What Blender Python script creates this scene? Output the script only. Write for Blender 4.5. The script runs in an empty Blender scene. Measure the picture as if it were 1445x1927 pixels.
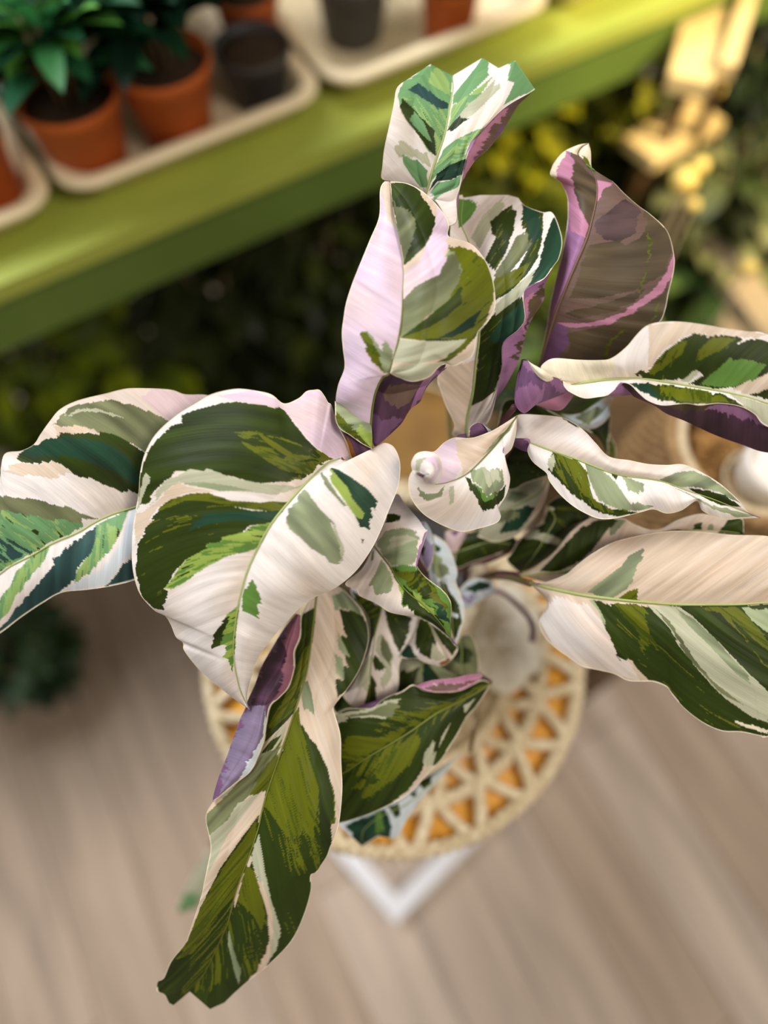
import bpy, bmesh, math, random
import numpy as np
from mathutils import Vector, Matrix
random.seed(7)
C = bpy.context.scene.collection
# ------------------------------------------------------------------ camera, light, exposure
PITCH = math.radians(25)          # camera tilted 25 degrees away from straight down
CAM_H = 1.65
cam_data = bpy.data.cameras.new('camera')
cam = bpy.data.objects.new('camera', cam_data); C.objects.link(cam)
cam.location = (0, 0, CAM_H); cam.rotation_euler = (PITCH, 0, 0)
cam_data.sensor_fit = 'VERTICAL'; cam_data.sensor_height = 36; cam_data.sensor_width = 27
cam_data.lens = 26; cam_data.clip_start = .02
cam_data.dof.use_dof = True; cam_data.dof.focus_distance = .592; cam_data.dof.aperture_fstop = 1.0
bpy.context.scene.camera = cam
vs = bpy.context.scene.view_settings
vs.view_transform = 'Standard'; vs.look = 'None'; vs.gamma = 1; vs.use_curve_mapping = False
vs.exposure = 0.22
w = bpy.data.worlds.new('world'); bpy.context.scene.world = w; w.use_nodes = True
w.node_tree.nodes['Background'].inputs[0].default_value = (.90, .85, .76, 1)
w.node_tree.nodes['Background'].inputs[1].default_value = .34

def area(name, loc, target, size, power, col, spread=180):
    l = bpy.data.lights.new(name, 'AREA'); l.shape = 'RECTANGLE'; l.size = size[0]; l.size_y = size[1]
    l.energy = power; l.color = col; l.spread = math.radians(spread)
    o = bpy.data.objects.new(name, l); C.objects.link(o); o.location = loc
    o.rotation_euler = (Vector(target) - Vector(loc)).to_track_quat('-Z', 'Y').to_euler()
    return o
area('window_light', (-1.3, 1.5, 3.0), (0, .3, 1.0), (1.6, 1.1), 76, (.93, .96, 1.0))
area('warm_fill_light', (1.5, -.5, 3.2), (.1, .3, .8), (1.2, .8), 38, (1.0, .91, .80))  # warm fill added from the right, no lamp is seen there
sp = bpy.data.lights.new('sun_patch_light', 'SPOT'); sp.energy = 820; sp.color = (1.0, .80, .44)
sp.spot_size = math.radians(25); sp.spot_blend = .6; sp.shadow_soft_size = .05
so = bpy.data.objects.new('sun_patch_light', sp); C.objects.link(so); so.location = (2.6, .2, 3.2)
so.rotation_euler = (Vector((.72, 1.55, .55)) - Vector((2.6, .2, 3.2))).to_track_quat('-Z', 'Y').to_euler()

# ------------------------------------------------------------------ helpers
FPX = 1927 * 26 / 36
FW = np.array([0, math.sin(PITCH), -math.cos(PITCH)]); UP = np.array([0, math.cos(PITCH), math.sin(PITCH)])
def at(px, py, d):
    """the point of the room seen at photo position (px, py), d metres in front of the lens"""
    px = np.asarray(px, float); py = np.asarray(py, float); d = np.asarray(d, float)
    a = (px - 722.5) / FPX; b = (963.5 - py) / FPX
    P = np.stack([a, FW[1] + b * UP[1], FW[2] + b * UP[2]], -1) * d[..., None]
    P[..., 2] += CAM_H
    return P
def onz(px, py, z):
    """the point of the horizontal plane z seen at photo position (px, py)"""
    b = (963.5 - py) / FPX
    t = (CAM_H - z) / -(FW[2] + b * UP[2])
    return Vector((t * (px - 722.5) / FPX, t * (FW[1] + b * UP[1]), z))

def lin(rgb):
    return tuple((c / 255 / 12.92) if c / 255 <= .04045 else ((c / 255 + .055) / 1.055) ** 2.4 for c in rgb)
def mat(name, rgb, rough=.6, spec=.3, noise=None, scale=12, bump=0, stretch=(1, 1, 1), metal=0, trans=0):
    m = bpy.data.materials.new(name); m.use_nodes = True; n = m.node_tree.nodes; L = m.node_tree.links
    b = n['Principled BSDF']; b.inputs['Roughness'].default_value = rough
    b.inputs['Specular IOR Level'].default_value = spec; b.inputs['Metallic'].default_value = metal
    tc = n.new('ShaderNodeTexCoord'); mp = n.new('ShaderNodeMapping'); mp.inputs['Scale'].default_value = stretch
    nz = n.new('ShaderNodeTexNoise'); nz.inputs['Scale'].default_value = scale; nz.inputs['Detail'].default_value = 5
    L.new(tc.outputs['Object'], mp.inputs[0]); L.new(mp.outputs[0], nz.inputs['Vector'])
    cr = n.new('ShaderNodeValToRGB'); cr.color_ramp.elements[0].position = .3; cr.color_ramp.elements[1].position = .7
    c2 = noise if noise else tuple(c * .88 for c in rgb)
    cr.color_ramp.elements[0].color = (*lin(rgb), 1); cr.color_ramp.elements[1].color = (*lin(c2), 1)
    L.new(nz.outputs['Fac'], cr.inputs[0]); L.new(cr.outputs[0], b.inputs['Base Color'])
    if bump:
        bm_ = n.new('ShaderNodeBump'); bm_.inputs['Strength'].default_value = bump; bm_.inputs['Distance'].default_value = .003
        L.new(nz.outputs['Fac'], bm_.inputs['Height']); L.new(bm_.outputs[0], b.inputs['Normal'])
    return m
def attr_mat(name, rough=.4, trans=.2, vein=True, spec=.5):
    """colour from the mesh's own painted variegation, fine veins from the leaf's vein coordinate"""
    m = bpy.data.materials.new(name); m.use_nodes = True; n = m.node_tree.nodes; L = m.node_tree.links
    b = n['Principled BSDF']; out = n['Material Output']
    b.inputs['Roughness'].default_value = rough; b.inputs['Specular IOR Level'].default_value = spec
    at_ = n.new('ShaderNodeAttribute'); at_.attribute_name = 'Col'
    col = at_.outputs['Color']
    if vein:
        av = n.new('ShaderNodeAttribute'); av.attribute_name = 'vein'
        mp = n.new('ShaderNodeMapping'); mp.inputs['Scale'].default_value = (.34, .010, 1)
        L.new(av.outputs['Vector'], mp.inputs[0])
        nz = n.new('ShaderNodeTexNoise'); nz.inputs['Scale'].default_value = 1; nz.inputs['Detail'].default_value = 3
        L.new(mp.outputs[0], nz.inputs['Vector'])
        mp2 = n.new('ShaderNodeMapping'); mp2.inputs['Scale'].default_value = (.05, .012, 1)
        L.new(av.outputs['Vector'], mp2.inputs[0])
        nz2 = n.new('ShaderNodeTexNoise'); nz2.inputs['Scale'].default_value = 1; nz2.inputs['Detail'].default_value = 2
        L.new(mp2.outputs[0], nz2.inputs['Vector'])
        mr = n.new('ShaderNodeMapRange'); mr.inputs[1].default_value = .3; mr.inputs[2].default_value = .7
        mr.inputs[3].default_value = .94; mr.inputs[4].default_value = 1.05; L.new(nz.outputs['Fac'], mr.inputs[0])
        mr2 = n.new('ShaderNodeMapRange'); mr2.inputs[1].default_value = .3; mr2.inputs[2].default_value = .7
        mr2.inputs[3].default_value = .90; mr2.inputs[4].default_value = 1.10; L.new(nz2.outputs['Fac'], mr2.inputs[0])
        mu = n.new('ShaderNodeMath'); mu.operation = 'MULTIPLY'; L.new(mr.outputs[0], mu.inputs[0]); L.new(mr2.outputs[0], mu.inputs[1])
        vm = n.new('ShaderNodeVectorMath'); vm.operation = 'SCALE'
        L.new(col, vm.inputs[0]); L.new(mu.outputs[0], vm.inputs['Scale']); col = vm.outputs[0]
        bp = n.new('ShaderNodeBump'); bp.inputs['Strength'].default_value = .16; bp.inputs['Distance'].default_value = .0012
        L.new(nz.outputs['Fac'], bp.inputs['Height']); L.new(bp.outputs[0], b.inputs['Normal'])
    L.new(col, b.inputs['Base Color'])
    tr = n.new('ShaderNodeBsdfTranslucent'); L.new(col, tr.inputs[0])
    mx = n.new('ShaderNodeMixShader'); mx.inputs[0].default_value = trans
    L.new(b.outputs[0], mx.inputs[1]); L.new(tr.outputs[0], mx.inputs[2]); L.new(mx.outputs[0], out.inputs[0])
    return m
def tag(o, label=None, cat=None, group=None, kind=None):
    if label: o['label'] = label
    if cat: o['category'] = cat
    if group: o['group'] = group
    if kind: o['kind'] = kind
    return o
def thing(name, label, cat, loc, rz=0, group=None):
    o = bpy.data.objects.new(name, None); C.objects.link(o); o.empty_display_size = .05
    o.location = loc; o.rotation_euler.z = rz
    return tag(o, label, cat, group)
def link(name, me, m, parent=None, world=False, smooth=True):
    o = bpy.data.objects.new(name, me); C.objects.link(o)
    if m: me.materials.append(m)
    if smooth: me.polygons.foreach_set('use_smooth', [True] * len(me.polygons))
    if parent:
        o.parent = parent
        if world:
            Mt = Matrix.Identity(4); p = parent; 
            while p: Mt = Matrix.LocRotScale(p.location, p.rotation_euler, p.scale) @ Mt; p = p.parent
            me.transform(Mt.inverted())
    me.update()
    return o
class MB:
    def __init__(s): s.v = []; s.f = []; s.c = []
    def add(s, v, f, c=None):
        b = len(s.v); s.v += [tuple(p) for p in v]; s.f += [tuple(i + b for i in q) for q in f]
        if c is not None: s.c += [c] * len(v)
    def box(s, c, d, rz=0, bev=0):
        co, si = math.cos(rz), math.sin(rz); V = []
        for z in (-1, 1):
            for x, y in ((-1, -1), (1, -1), (1, 1), (-1, 1)):
                X, Y = x * d[0] / 2, y * d[1] / 2
                V.append((c[0] + X * co - Y * si, c[1] + X * si + Y * co, c[2] + z * d[2] / 2))
        s.add(V, [(3, 2, 1, 0), (4, 5, 6, 7), (0, 1, 5, 4), (1, 2, 6, 5), (2, 3, 7, 6), (3, 0, 4, 7)])
    def lathe(s, prof, n=40, c=(0, 0, 0)):
        V = []; F = []
        for r, z in prof:
            for k in range(n):
                a = 2 * math.pi * k / n; V.append((c[0] + r * math.cos(a), c[1] + r * math.sin(a), c[2] + z))
        for i in range(len(prof) - 1):
            for k in range(n):
                k2 = (k + 1) % n; F.append((i * n + k, i * n + k2, (i + 1) * n + k2, (i + 1) * n + k))
        s.add(V, F)
    def tube(s, pts, rad, n=8, closed=False, cap=True):
        pts = [Vector(p) for p in pts]; m = len(pts); V = []; F = []
        rads = rad if isinstance(rad, (list, tuple)) else [rad] * m
        prev = None
        for i, p in enumerate(pts):
            a = pts[(i - 1) % m] if (closed or i) else p; b = pts[(i + 1) % m] if (closed or i < m - 1) else p
            t = (b - a).normalized() if (b - a).length > 1e-9 else Vector((0, 0, 1))
            if prev is None: prev = t.orthogonal().normalized()
            x = (prev - t * prev.dot(t)); x = x.normalized() if x.length > 1e-6 else t.orthogonal().normalized(); prev = x
            y = t.cross(x)
            for k in range(n):
                an = 2 * math.pi * k / n; V.append(p + (x * math.cos(an) + y * math.sin(an)) * rads[i])
        rings = m if closed else m - 1
        for i in range(rings):
            j = (i + 1) % m
            for k in range(n):
                k2 = (k + 1) % n; F.append((i * n + k, i * n + k2, j * n + k2, j * n + k))
        if not closed and cap: F.append(tuple(range(n - 1, -1, -1))); F.append(tuple((m - 1) * n + k for k in range(n)))
        s.add(V, F)
    def build(s, name, m, parent=None, world=False, smooth=True):
        me = bpy.data.meshes.new(name); me.from_pydata(s.v, [], s.f)
        if s.c:
            a = me.color_attributes.new('Col', 'FLOAT_COLOR', 'POINT')
            a.data.foreach_set('color', np.array([(*c, 1) for c in s.c], 'f').ravel())
        return link(name, me, m, parent, world, smooth)

# ------------------------------------------------------------------ variegated leaves
def _h(i, j, s):
    n = (i * 374761393 + j * 668265263 + s * 974634777) & 0xffffffff
    n = ((n ^ (n >> 13)) * 1274126177) & 0xffffffff
    return ((n ^ (n >> 16)) & 0xffff) / 65535.0
def vnoise(x, y, seed=0):
    x = np.asarray(x, float); y = np.asarray(y, float) + np.zeros_like(x)
    i = np.floor(x).astype(np.int64); j = np.floor(y).astype(np.int64); fx = x - i; fy = y - j
    fx = fx * fx * (3 - 2 * fx); fy = fy * fy * (3 - 2 * fy)
    return (_h(i, j, seed) * (1 - fx) + _h(i + 1, j, seed) * fx) * (1 - fy) + (_h(i, j + 1, seed) * (1 - fx) + _h(i + 1, j + 1, seed) * fx) * fy
def inside(px, py, poly):
    r = np.zeros(px.shape, bool); n = len(poly)
    for a in range(n):
        x1, y1 = poly[a]; x2, y2 = poly[(a + 1) % n]
        if y1 == y2: continue
        c = ((y1 > py) != (y2 > py)) & (px < (x2 - x1) * (py - y1) / (y2 - y1) + x1)
        r ^= c
    return r
def smooth_line(pts, n):
    P = np.array(pts, float); m = len(P); out = []
    if m == 2: P = np.array([P[0], (P[0] + P[1]) / 2, P[1]]); m = 3
    E = np.vstack([2 * P[0] - P[1], P, 2 * P[-1] - P[-2]])
    for i in range(m - 1):
        p0, p1, p2, p3 = E[i:i + 4]
        for t in np.linspace(0, 1, 12, endpoint=False):
            out.append(.5 * (2 * p1 + (p2 - p0) * t + (2 * p0 - 5 * p1 + 4 * p2 - p3) * t * t + (3 * p1 - p0 - 3 * p2 + p3) * t ** 3))
    out.append(P[-1]); out = np.array(out)
    d = np.r_[0, np.cumsum(np.hypot(*np.diff(out, axis=0).T))]; s = np.linspace(0, d[-1], n)
    return np.stack([np.interp(s, d, out[:, 0]), np.interp(s, d, out[:, 1])], -1), d[-1]
def spline1(vals, u):
    vals = np.array(vals, float)
    if len(vals) == 1: return np.full(len(u), vals[0])
    E = np.r_[2 * vals[0] - vals[1], vals, 2 * vals[-1] - vals[-2]]
    x = u * (len(vals) - 1); i = np.minimum(x.astype(int), len(vals) - 2); t = x - i
    p0, p1, p2, p3 = E[i], E[i + 1], E[i + 2], E[i + 3]
    return .5 * (2 * p1 + (p2 - p0) * t + (2 * p0 - 5 * p1 + 4 * p2 - p3) * t * t + (3 * p1 - p0 - 3 * p2 + p3) * t ** 3)

CL = {k: np.array(lin(v)) for k, v in dict(
    W=(240, 231, 225), P=(228, 204, 224), K=(218, 197, 174), S=(148, 158, 122), s=(188, 188, 160), O=(98, 104, 10), l=(72, 84, 10), L=(152, 174, 78),
    M=(98, 138, 60), D=(46, 60, 8), t=(46, 74, 72), m=(112, 156, 104), y=(150, 180, 106), T=(30, 64, 44), C=(240, 228, 200), B=(88, 74, 54), b=(112, 88, 78), U=(122, 86, 122), q=(84, 64, 64), r=(152, 98, 116), i=(134, 118, 144),  # t, m, y here and w below: cool window light painted into greens and white
    u=(84, 56, 76), R=(196, 134, 162), Q=(158, 112, 152), N=(150, 96, 40), I=(172, 158, 192), g=(118, 122, 86), w=(222, 232, 238)).items()}
MIX = {'X': ('D', 'O', .56), 'x': ('D', 'O', .76), 'H': ('O', 'D', .66), 'V': ('M', 'L', .50), 'v': ('t', 'm', .55), 'Y': ('m', 'y', .52), 'G': ('O', 'M', .74), 'O': ('O', 'l', .60), 'Z': ('s', 'W', .6)}
BACK = {k: 'B' for k in 'DTXHvG'}; BACK.update(l='b', t='B', m='b', y='b', Y='b', x='B', M='b', L='b', O='b', V='b', S='Q', s='Q', g='b')
TOPOF = {'q': 'D', 'r': 'W', 'i': 'W', 'B': 'D', 'b': 'M', 'U': 'W', 'u': 'D', 'R': 'W', 'Q': 'W', 'I': 'W'}
def paint(code, w_, q, seed):
    if code in MIX:
        a, b_, th = MIX[code]
        n = .45 * vnoise(w_ / 7, q / 55, seed) + .3 * vnoise(w_ / 3, q / 22, seed + 5) + .25 * vnoise(w_ / 1.6, q / 12, seed + 6)
        n = n + .25 * (vnoise(w_ / 30, q / 90, seed + 9) - .5)
        c = np.where((n > th)[:, None], CL[b_], CL[a])
        if code in 'VGY':
            n2 = vnoise(w_ / 5, q / 40, seed + 3); c = np.where((n2 > .90)[:, None], CL['D'], c)
        return c
    c = np.repeat(CL[code][None], len(w_), 0)
    if code in 'WKP':                                   # the pale tissue is flushed unevenly with buff and rose
        f = np.clip((vnoise(w_ / 75, q / 70, seed + 31) - .45) * 1.2, 0, .45)[:, None]; c = c * (1 - f) + np.array(lin((222, 192, 164))) * f
        f = np.clip((vnoise(w_ / 9, q / 120, seed + 32) - .5) * .4, 0, .16)[:, None]; c = c * (1 - f) + np.array(lin((250, 244, 240))) * f
    if code in 'DBTSgqutl':
        f = np.clip((vnoise(w_ / 14, q / 90, seed + 33) - .5) * .9, -.35, .35)[:, None]; c = c * (1 + f)
    return c
STEP = 2.3
def surf(rails, base, patches=(), mid=1, bulge=.004, k=.8, margin=(1, 1), jag=9, seed=1, wave=.0016, thick=.00045):
    """one sheet of leaf. rails: [(outline points, distances)], swept root to tip; patches: [(code, outline)]"""
    lens = [smooth_line(p, 2)[1] for p, d in rails]; n = max(8, int(max(lens) / STEP))
    u = np.linspace(0, 1, n)
    R = [smooth_line(p, n)[0] for p, d in rails]; D = [spline1(d, u) for p, d in rails]
    if base[0] == '=': base = base[1:]
    nr = len(rails); cols = []; XY = []; DD = []
    for i in range(nr - 1):
        wd = np.hypot(*(R[i + 1] - R[i]).T).max(); m = max(3, int(wd / STEP))
        for t in np.linspace(0, 1, m, endpoint=(i == nr - 2)):
            XY.append(R[i] * (1 - t) + R[i + 1] * t)
            p0 = D[i - 1] if i else 2 * D[i] - D[i + 1]; p3 = D[i + 2] if i + 2 < nr else 2 * D[i + 1] - D[i]
            dd = .5 * (2 * D[i] + (D[i + 1] - p0) * t + (2 * p0 - 5 * D[i] + 4 * D[i + 1] - p3) * t * t + (3 * D[i] - p0 - 3 * D[i + 1] + p3) * t ** 3)
            DD.append(dd - bulge * math.sin(math.pi * t) * np.sin(np.pi * np.clip(u, .02, .98)) ** .5)
            cols.append((i, t))
    XY = np.array(XY); DD = np.array(DD); mcols = XY.shape[0]
    mid_line = R[mid]; tan = np.gradient(mid_line, axis=0); tan /= np.maximum(np.hypot(*tan.T), 1e-6)[:, None]
    sl = np.r_[0, np.cumsum(np.hypot(*np.diff(mid_line, axis=0).T))]
    off = XY - mid_line[None]; q = np.hypot(off[..., 0], off[..., 1])
    wv = sl[None] - k * q
    side = np.array([1 if c[0] >= mid else -1 for c in cols])[:, None] + np.zeros_like(q)
    DD = DD + wave * (vnoise(wv.ravel() / 45 + 13 * side.ravel(), q.ravel() / 120, seed).reshape(q.shape) - .5) * 2 * np.minimum(1, q / 30)
    DD = DD + .00035 * (vnoise(wv.ravel() / 9 + 7 * side.ravel(), q.ravel() / 300, seed + 2).reshape(q.shape) - .5) * 2 * np.minimum(1, q / 20)
    vd = off / np.maximum(q, 1e-3)[..., None] + k * tan[None]; vd /= np.maximum(np.hypot(vd[..., 0], vd[..., 1]), 1e-6)[..., None]
    W_ = (wv + 1000 + 500 * side).ravel(); Q_ = q.ravel()
    j = ((vnoise(W_ / 11, W_ * 0, seed + 20) - .5) * 1.6 + (vnoise(W_ / 4, W_ * 0, seed + 21) - .5) * 1.0 + (vnoise(W_ / 1.8, W_ * 0, seed + 22) - .5) * .5) * jag
    j = j * np.minimum(1, Q_ / 18)
    for row, mg in ((0, margin[0]), (-1, margin[1])):
        if mg: j = j * np.clip(np.hypot(*(XY - XY[row][None]).transpose(2, 0, 1)).ravel() / 26, .12, 1)
    LX = XY[..., 0].ravel() + vd[..., 0].ravel() * j; LY = XY[..., 1].ravel() + vd[..., 1].ravel() * j
    code = np.full(LX.shape, base, dtype='<U1')
    for c, poly in patches: code[inside(LX, LY, poly)] = c
    # pale outline of the blade
    def emargin(row, c):
        dd = np.hypot(*(XY - XY[row][None]).transpose(2, 0, 1)).ravel(); code[(dd < 1.7) & (DD.ravel() == DD.ravel())] = c
    if margin[0]: emargin(0, 'C')
    if margin[1]: emargin(-1, 'C')
    col = np.zeros((len(W_), 3)); bc = np.zeros((len(W_), 3))
    for c in np.unique(code):
        mk = code == c; col[mk] = paint(c, W_[mk], Q_[mk], seed)
        bk = TOPOF.get(c) or BACK.get(c, 'Q'); bc[mk] = paint(bk, W_[mk], Q_[mk], seed)
    # darker feather and warm flush of the pale tissue
    P = at(XY[..., 0], XY[..., 1], DD)
    du = np.gradient(P, axis=1); dv = np.gradient(P, axis=0); N = np.cross(du, dv); N /= np.maximum(np.linalg.norm(N, axis=2), 1e-12)[..., None]
    toc = np.array([0, 0, CAM_H]) - P
    flip = np.sum(N * toc, 2).mean() < 0
    if flip: N = -N
    A = P.reshape(-1, 3); Bk = (P - N * thick).reshape(-1, 3)
    nn = n * mcols; V = np.vstack([A, Bk])
    idx = np.arange(nn).reshape(mcols, n)
    q1 = np.stack([idx[:-1, :-1], idx[1:, :-1], idx[1:, 1:], idx[:-1, 1:]], -1).reshape(-1, 4)
    if not flip: q1 = q1[:, ::-1]
    q2 = q1[:, ::-1] + nn
    loop = np.r_[idx[0, :], idx[1:, -1], idx[-1, ::-1][1:], idx[::-1, 0][1:-1]]
    l2 = np.roll(loop, -1); q3 = np.stack([loop, l2, l2 + nn, loop + nn], -1)
    if flip: q3 = q3[:, ::-1]
    F = np.vstack([q1, q2, q3])
    vein = np.stack([W_, Q_, side.ravel() * 10 + seed], -1)
    mid_pts = at(mid_line[:, 0], mid_line[:, 1], D[mid] - .0004)
    return dict(V=V, F=F, col=np.vstack([col, bc]), vein=np.vstack([vein, vein]), mid=mid_pts)
def leaf(surfs, mats, parent, rib=(.0011, 'rib'), name='leaf', ribcol=None):
    V = []; F = []; Cc = []; Ve = []; b = 0
    for s in surfs: V.append(s['V']); F.append(s['F'] + b); Cc.append(s['col']); Ve.append(s['vein']); b += len(s['V'])
    V = np.vstack(V); F = np.vstack(F); Cc = np.vstack(Cc); Ve = np.vstack(Ve)
    me = bpy.data.meshes.new(name); me.vertices.add(len(V)); me.vertices.foreach_set('co', (V - np.array(parent.location)).astype('f').ravel())
    me.loops.add(F.size); me.loops.foreach_set('vertex_index', F.astype('i').ravel())
    me.polygons.add(len(F)); me.polygons.foreach_set('loop_start', np.arange(0, F.size, 4, dtype='i'))
    me.polygons.foreach_set('use_smooth', np.ones(len(F), bool))
    me.update(calc_edges=True)
    a = me.color_attributes.new('Col', 'FLOAT_COLOR', 'POINT'); a.data.foreach_set('color', np.c_[Cc, np.ones(len(Cc))].astype('f').ravel())
    a = me.attributes.new('vein', 'FLOAT_VECTOR', 'POINT'); a.data.foreach_set('vector', Ve.astype('f').ravel())
    me.validate()
    o = bpy.data.objects.new(name, me); C.objects.link(o); me.materials.append(mats); o.parent = parent
    if rib[0] and surfs[0]['mid'] is not None:
        mp_ = surfs[0]['mid'][::6]; n = len(mp_)
        m = MB(); m.tube(mp_ - np.array(parent.location), [rib[0] * (1 - .75 * i / n) for i in range(n)], 7)
        m.build('midrib', ribcol or RIB, o)
    return o
def stem(pts, r, parent, m, name='stem'):
    P = [at(x, y, d) for x, y, d in pts]
    A = np.array(P); u = np.linspace(0, 1, 24)
    S = np.stack([spline1(A[:, i], u) for i in range(3)], -1) - np.array(parent.location)
    b = MB(); b.tube(S, [r * (1.15 - .4 * t) for t in u], 9); return b.build(name, m, parent)

# tracing frames: origin and scale of the enlargements the outlines were measured on
def T(f, s):
    v = [float(a) for a in s.replace(',', ' ').split()]
    return [(f[0] + v[i] / f[2], f[1] + v[i + 1] / f[2]) for i in range(0, len(v), 2)]
Z0 = (0, 0, 1); Z3 = (600, 90, 3.1413); Z4 = (600, 500, 3.1413); Z5 = (960, 260, 2.9794); Z6 = (0, 700, 3.0104)
Z7 = (230, 700, 2.6273); Z8 = (940, 590, 2.8614); Y1 = (940, 940, 2.8614); Y2 = (600, 900, 4.0139)
Y3 = (360, 1080, 4.25); Y4 = (600, 1080, 3.5694); Y5 = (270, 1400, 3.5244)
def PT(f, *ps): return [(p[0], T(f, p[1:])) for p in ps]
# ------------------------------------------------------------------ materials of the plant
LEAF = attr_mat('variegated_leaf', rough=.5, trans=.16, spec=.22)
RIB = mat('leaf_midrib', (168, 178, 112), .5, .3, (150, 164, 92), 40)
RIBD = mat('leaf_midrib_olive', (120, 124, 50), .5, .3, (104, 110, 40), 40)
RIBP = mat('leaf_midrib_plum', (104, 80, 62), .5, .3, (120, 92, 70), 40)
STEM = mat('plum_petiole', (92, 56, 66), .45, .4, (118, 70, 78), 30)
STEMG = mat('green_petiole', (120, 122, 70), .45, .4, (130, 90, 80), 20)

plant = thing('potted_calathea', 'large calathea with white, sage and dark green marbled leaves filling the middle of the picture', 'plant', (.05, .30, .735))
def LF(*a, **k): return leaf(list(a), LEAF, plant, **k)

# the big heart-shaped leaf left of the middle
LF(surf([(T(Z7, '1132,432 1105,350 1062,255 1035,165 1018,150 1000,118 975,88 945,88 910,95 870,130 800,155 740,112 680,95 580,82 500,92 430,113 370,148 270,210 170,300 112,400 88,500 80,600 62,700 50,800 47,920 60,1020 92,1105 160,1180 210,1205 240,1250 265,1310 300,1340 305,1375 360,1450 420,1510 480,1560 560,1622 628,1668'),
          [.605, .585, .572, .575, .585, .592, .600, .602]),
         (T(Z7, '1075,430 1010,455 940,520 880,580 800,670 730,760 670,870 620,980 590,1080 570,1170 555,1280 550,1400 580,1560 628,1668'),
          [.592, .575, .566, .564, .566, .573, .585, .602]),
         (T(Z7, '1085,432 1130,444 1200,440 1245,388 1290,352 1340,368 1370,430 1374,500 1360,580 1320,680 1280,780 1230,880 1150,990 1050,1070 950,1115 880,1165 800,1250 730,1330 670,1420 635,1520 618,1590 618,1640 628,1668'),
          [.594, .600, .590, .584, .586, .592, .598, .603])],
        'W', PT(Z7,
        'P 640,90 800,150 910,95 975,88 1020,140 1062,250 1100,340 1132,432 1040,430 960,370 900,310 850,240 790,180 740,170 560,140 470,120',
        'X 85,520 110,440 125,400 185,320 250,262 290,250 298,213 390,180 480,155 540,162 555,143 640,155 700,160 740,175 770,168 800,190 850,250 900,320 960,380 1045,430 1000,440 940,500 900,520 800,545 700,555 640,545 560,520 480,500 420,490 408,472 400,490 330,480 260,490 220,515 215,540 160,600 110,655 78,655',
        'D 85,520 110,440 125,400 185,320 250,262 290,250 298,213 390,180 480,155 560,143 640,155 740,175 800,190 850,250 900,320 960,385 700,290 560,300 700,400 880,500 800,545 700,555 560,520 400,490 260,490 215,540 160,600 100,655',
        'O 590,340 700,390 800,440 1000,455 930,500 880,500 780,480 700,430 600,360',
        'O 660,290 760,350 850,410 1000,440 850,440 740,370',
        's 108,500 138,515 118,590 85,655 66,700',
        's 215,540 330,480 400,490 408,474 560,525 700,557 850,566 890,560 820,600 700,600 560,590 400,560 290,545 170,620 110,690',
        'S 300,552 400,545 520,560 640,585 480,590 400,572',
        'K 60,770 70,700 120,690 180,620 290,545 330,570 450,590 300,600 190,670 110,780 66,860',
        'O 186,686 240,630 330,600 430,598 560,640 700,650 822,640 790,690 640,680 540,665 430,645 330,640 240,680',
        'x 190,690 330,635 430,640 540,665 640,685 795,688 730,750 640,760 560,800 430,850 400,880 300,930 280,980 210,1060 215,1100 210,1178 150,1165 100,1115 75,1030 66,950 80,850 120,760',
        'T 400,700 560,690 790,690 720,740 560,735 430,750 330,790',
        'V 735,745 700,830 670,870 540,910 420,960 320,1030 230,1080 210,1060 290,980 300,930 400,880 430,850 560,800 640,765',
        'S 905,580 940,620 980,680 1062,760 1040,755 1070,830 1088,890 1080,952 1020,940 1000,910 940,880 880,820 830,780 805,720 840,650',
        's 1050,740 1090,850 1085,960 1060,820',
        'T 1020,470 1060,480 1130,520 1200,570 1250,630 1257,660 1240,675 1225,655 1230,700 1225,780 1180,770 1160,720 1100,640 1040,550',
        'L 1020,470 1050,500 1100,560 1150,640 1200,700 1195,730 1160,720 1100,640 1040,550',
        'S 985,490 1020,530 1060,600 1120,670 1100,668 1030,590 990,530',
        'M 590,1180 600,1080 640,1020 660,1060 682,1140 670,1218 620,1190',
        'V 578,1150 565,1280 545,1485 530,1440 503,1420 525,1350 490,1350 440,1370 450,1290 500,1220',
        'D 440,1370 450,1290 500,1220 528,1205 500,1270 485,1350')
        + [('B', T(Z7, '1195,838 1204,838 1202,858 1194,856'))], bulge=.007, k=.75, seed=3, jag=7, wave=.0022))

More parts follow.
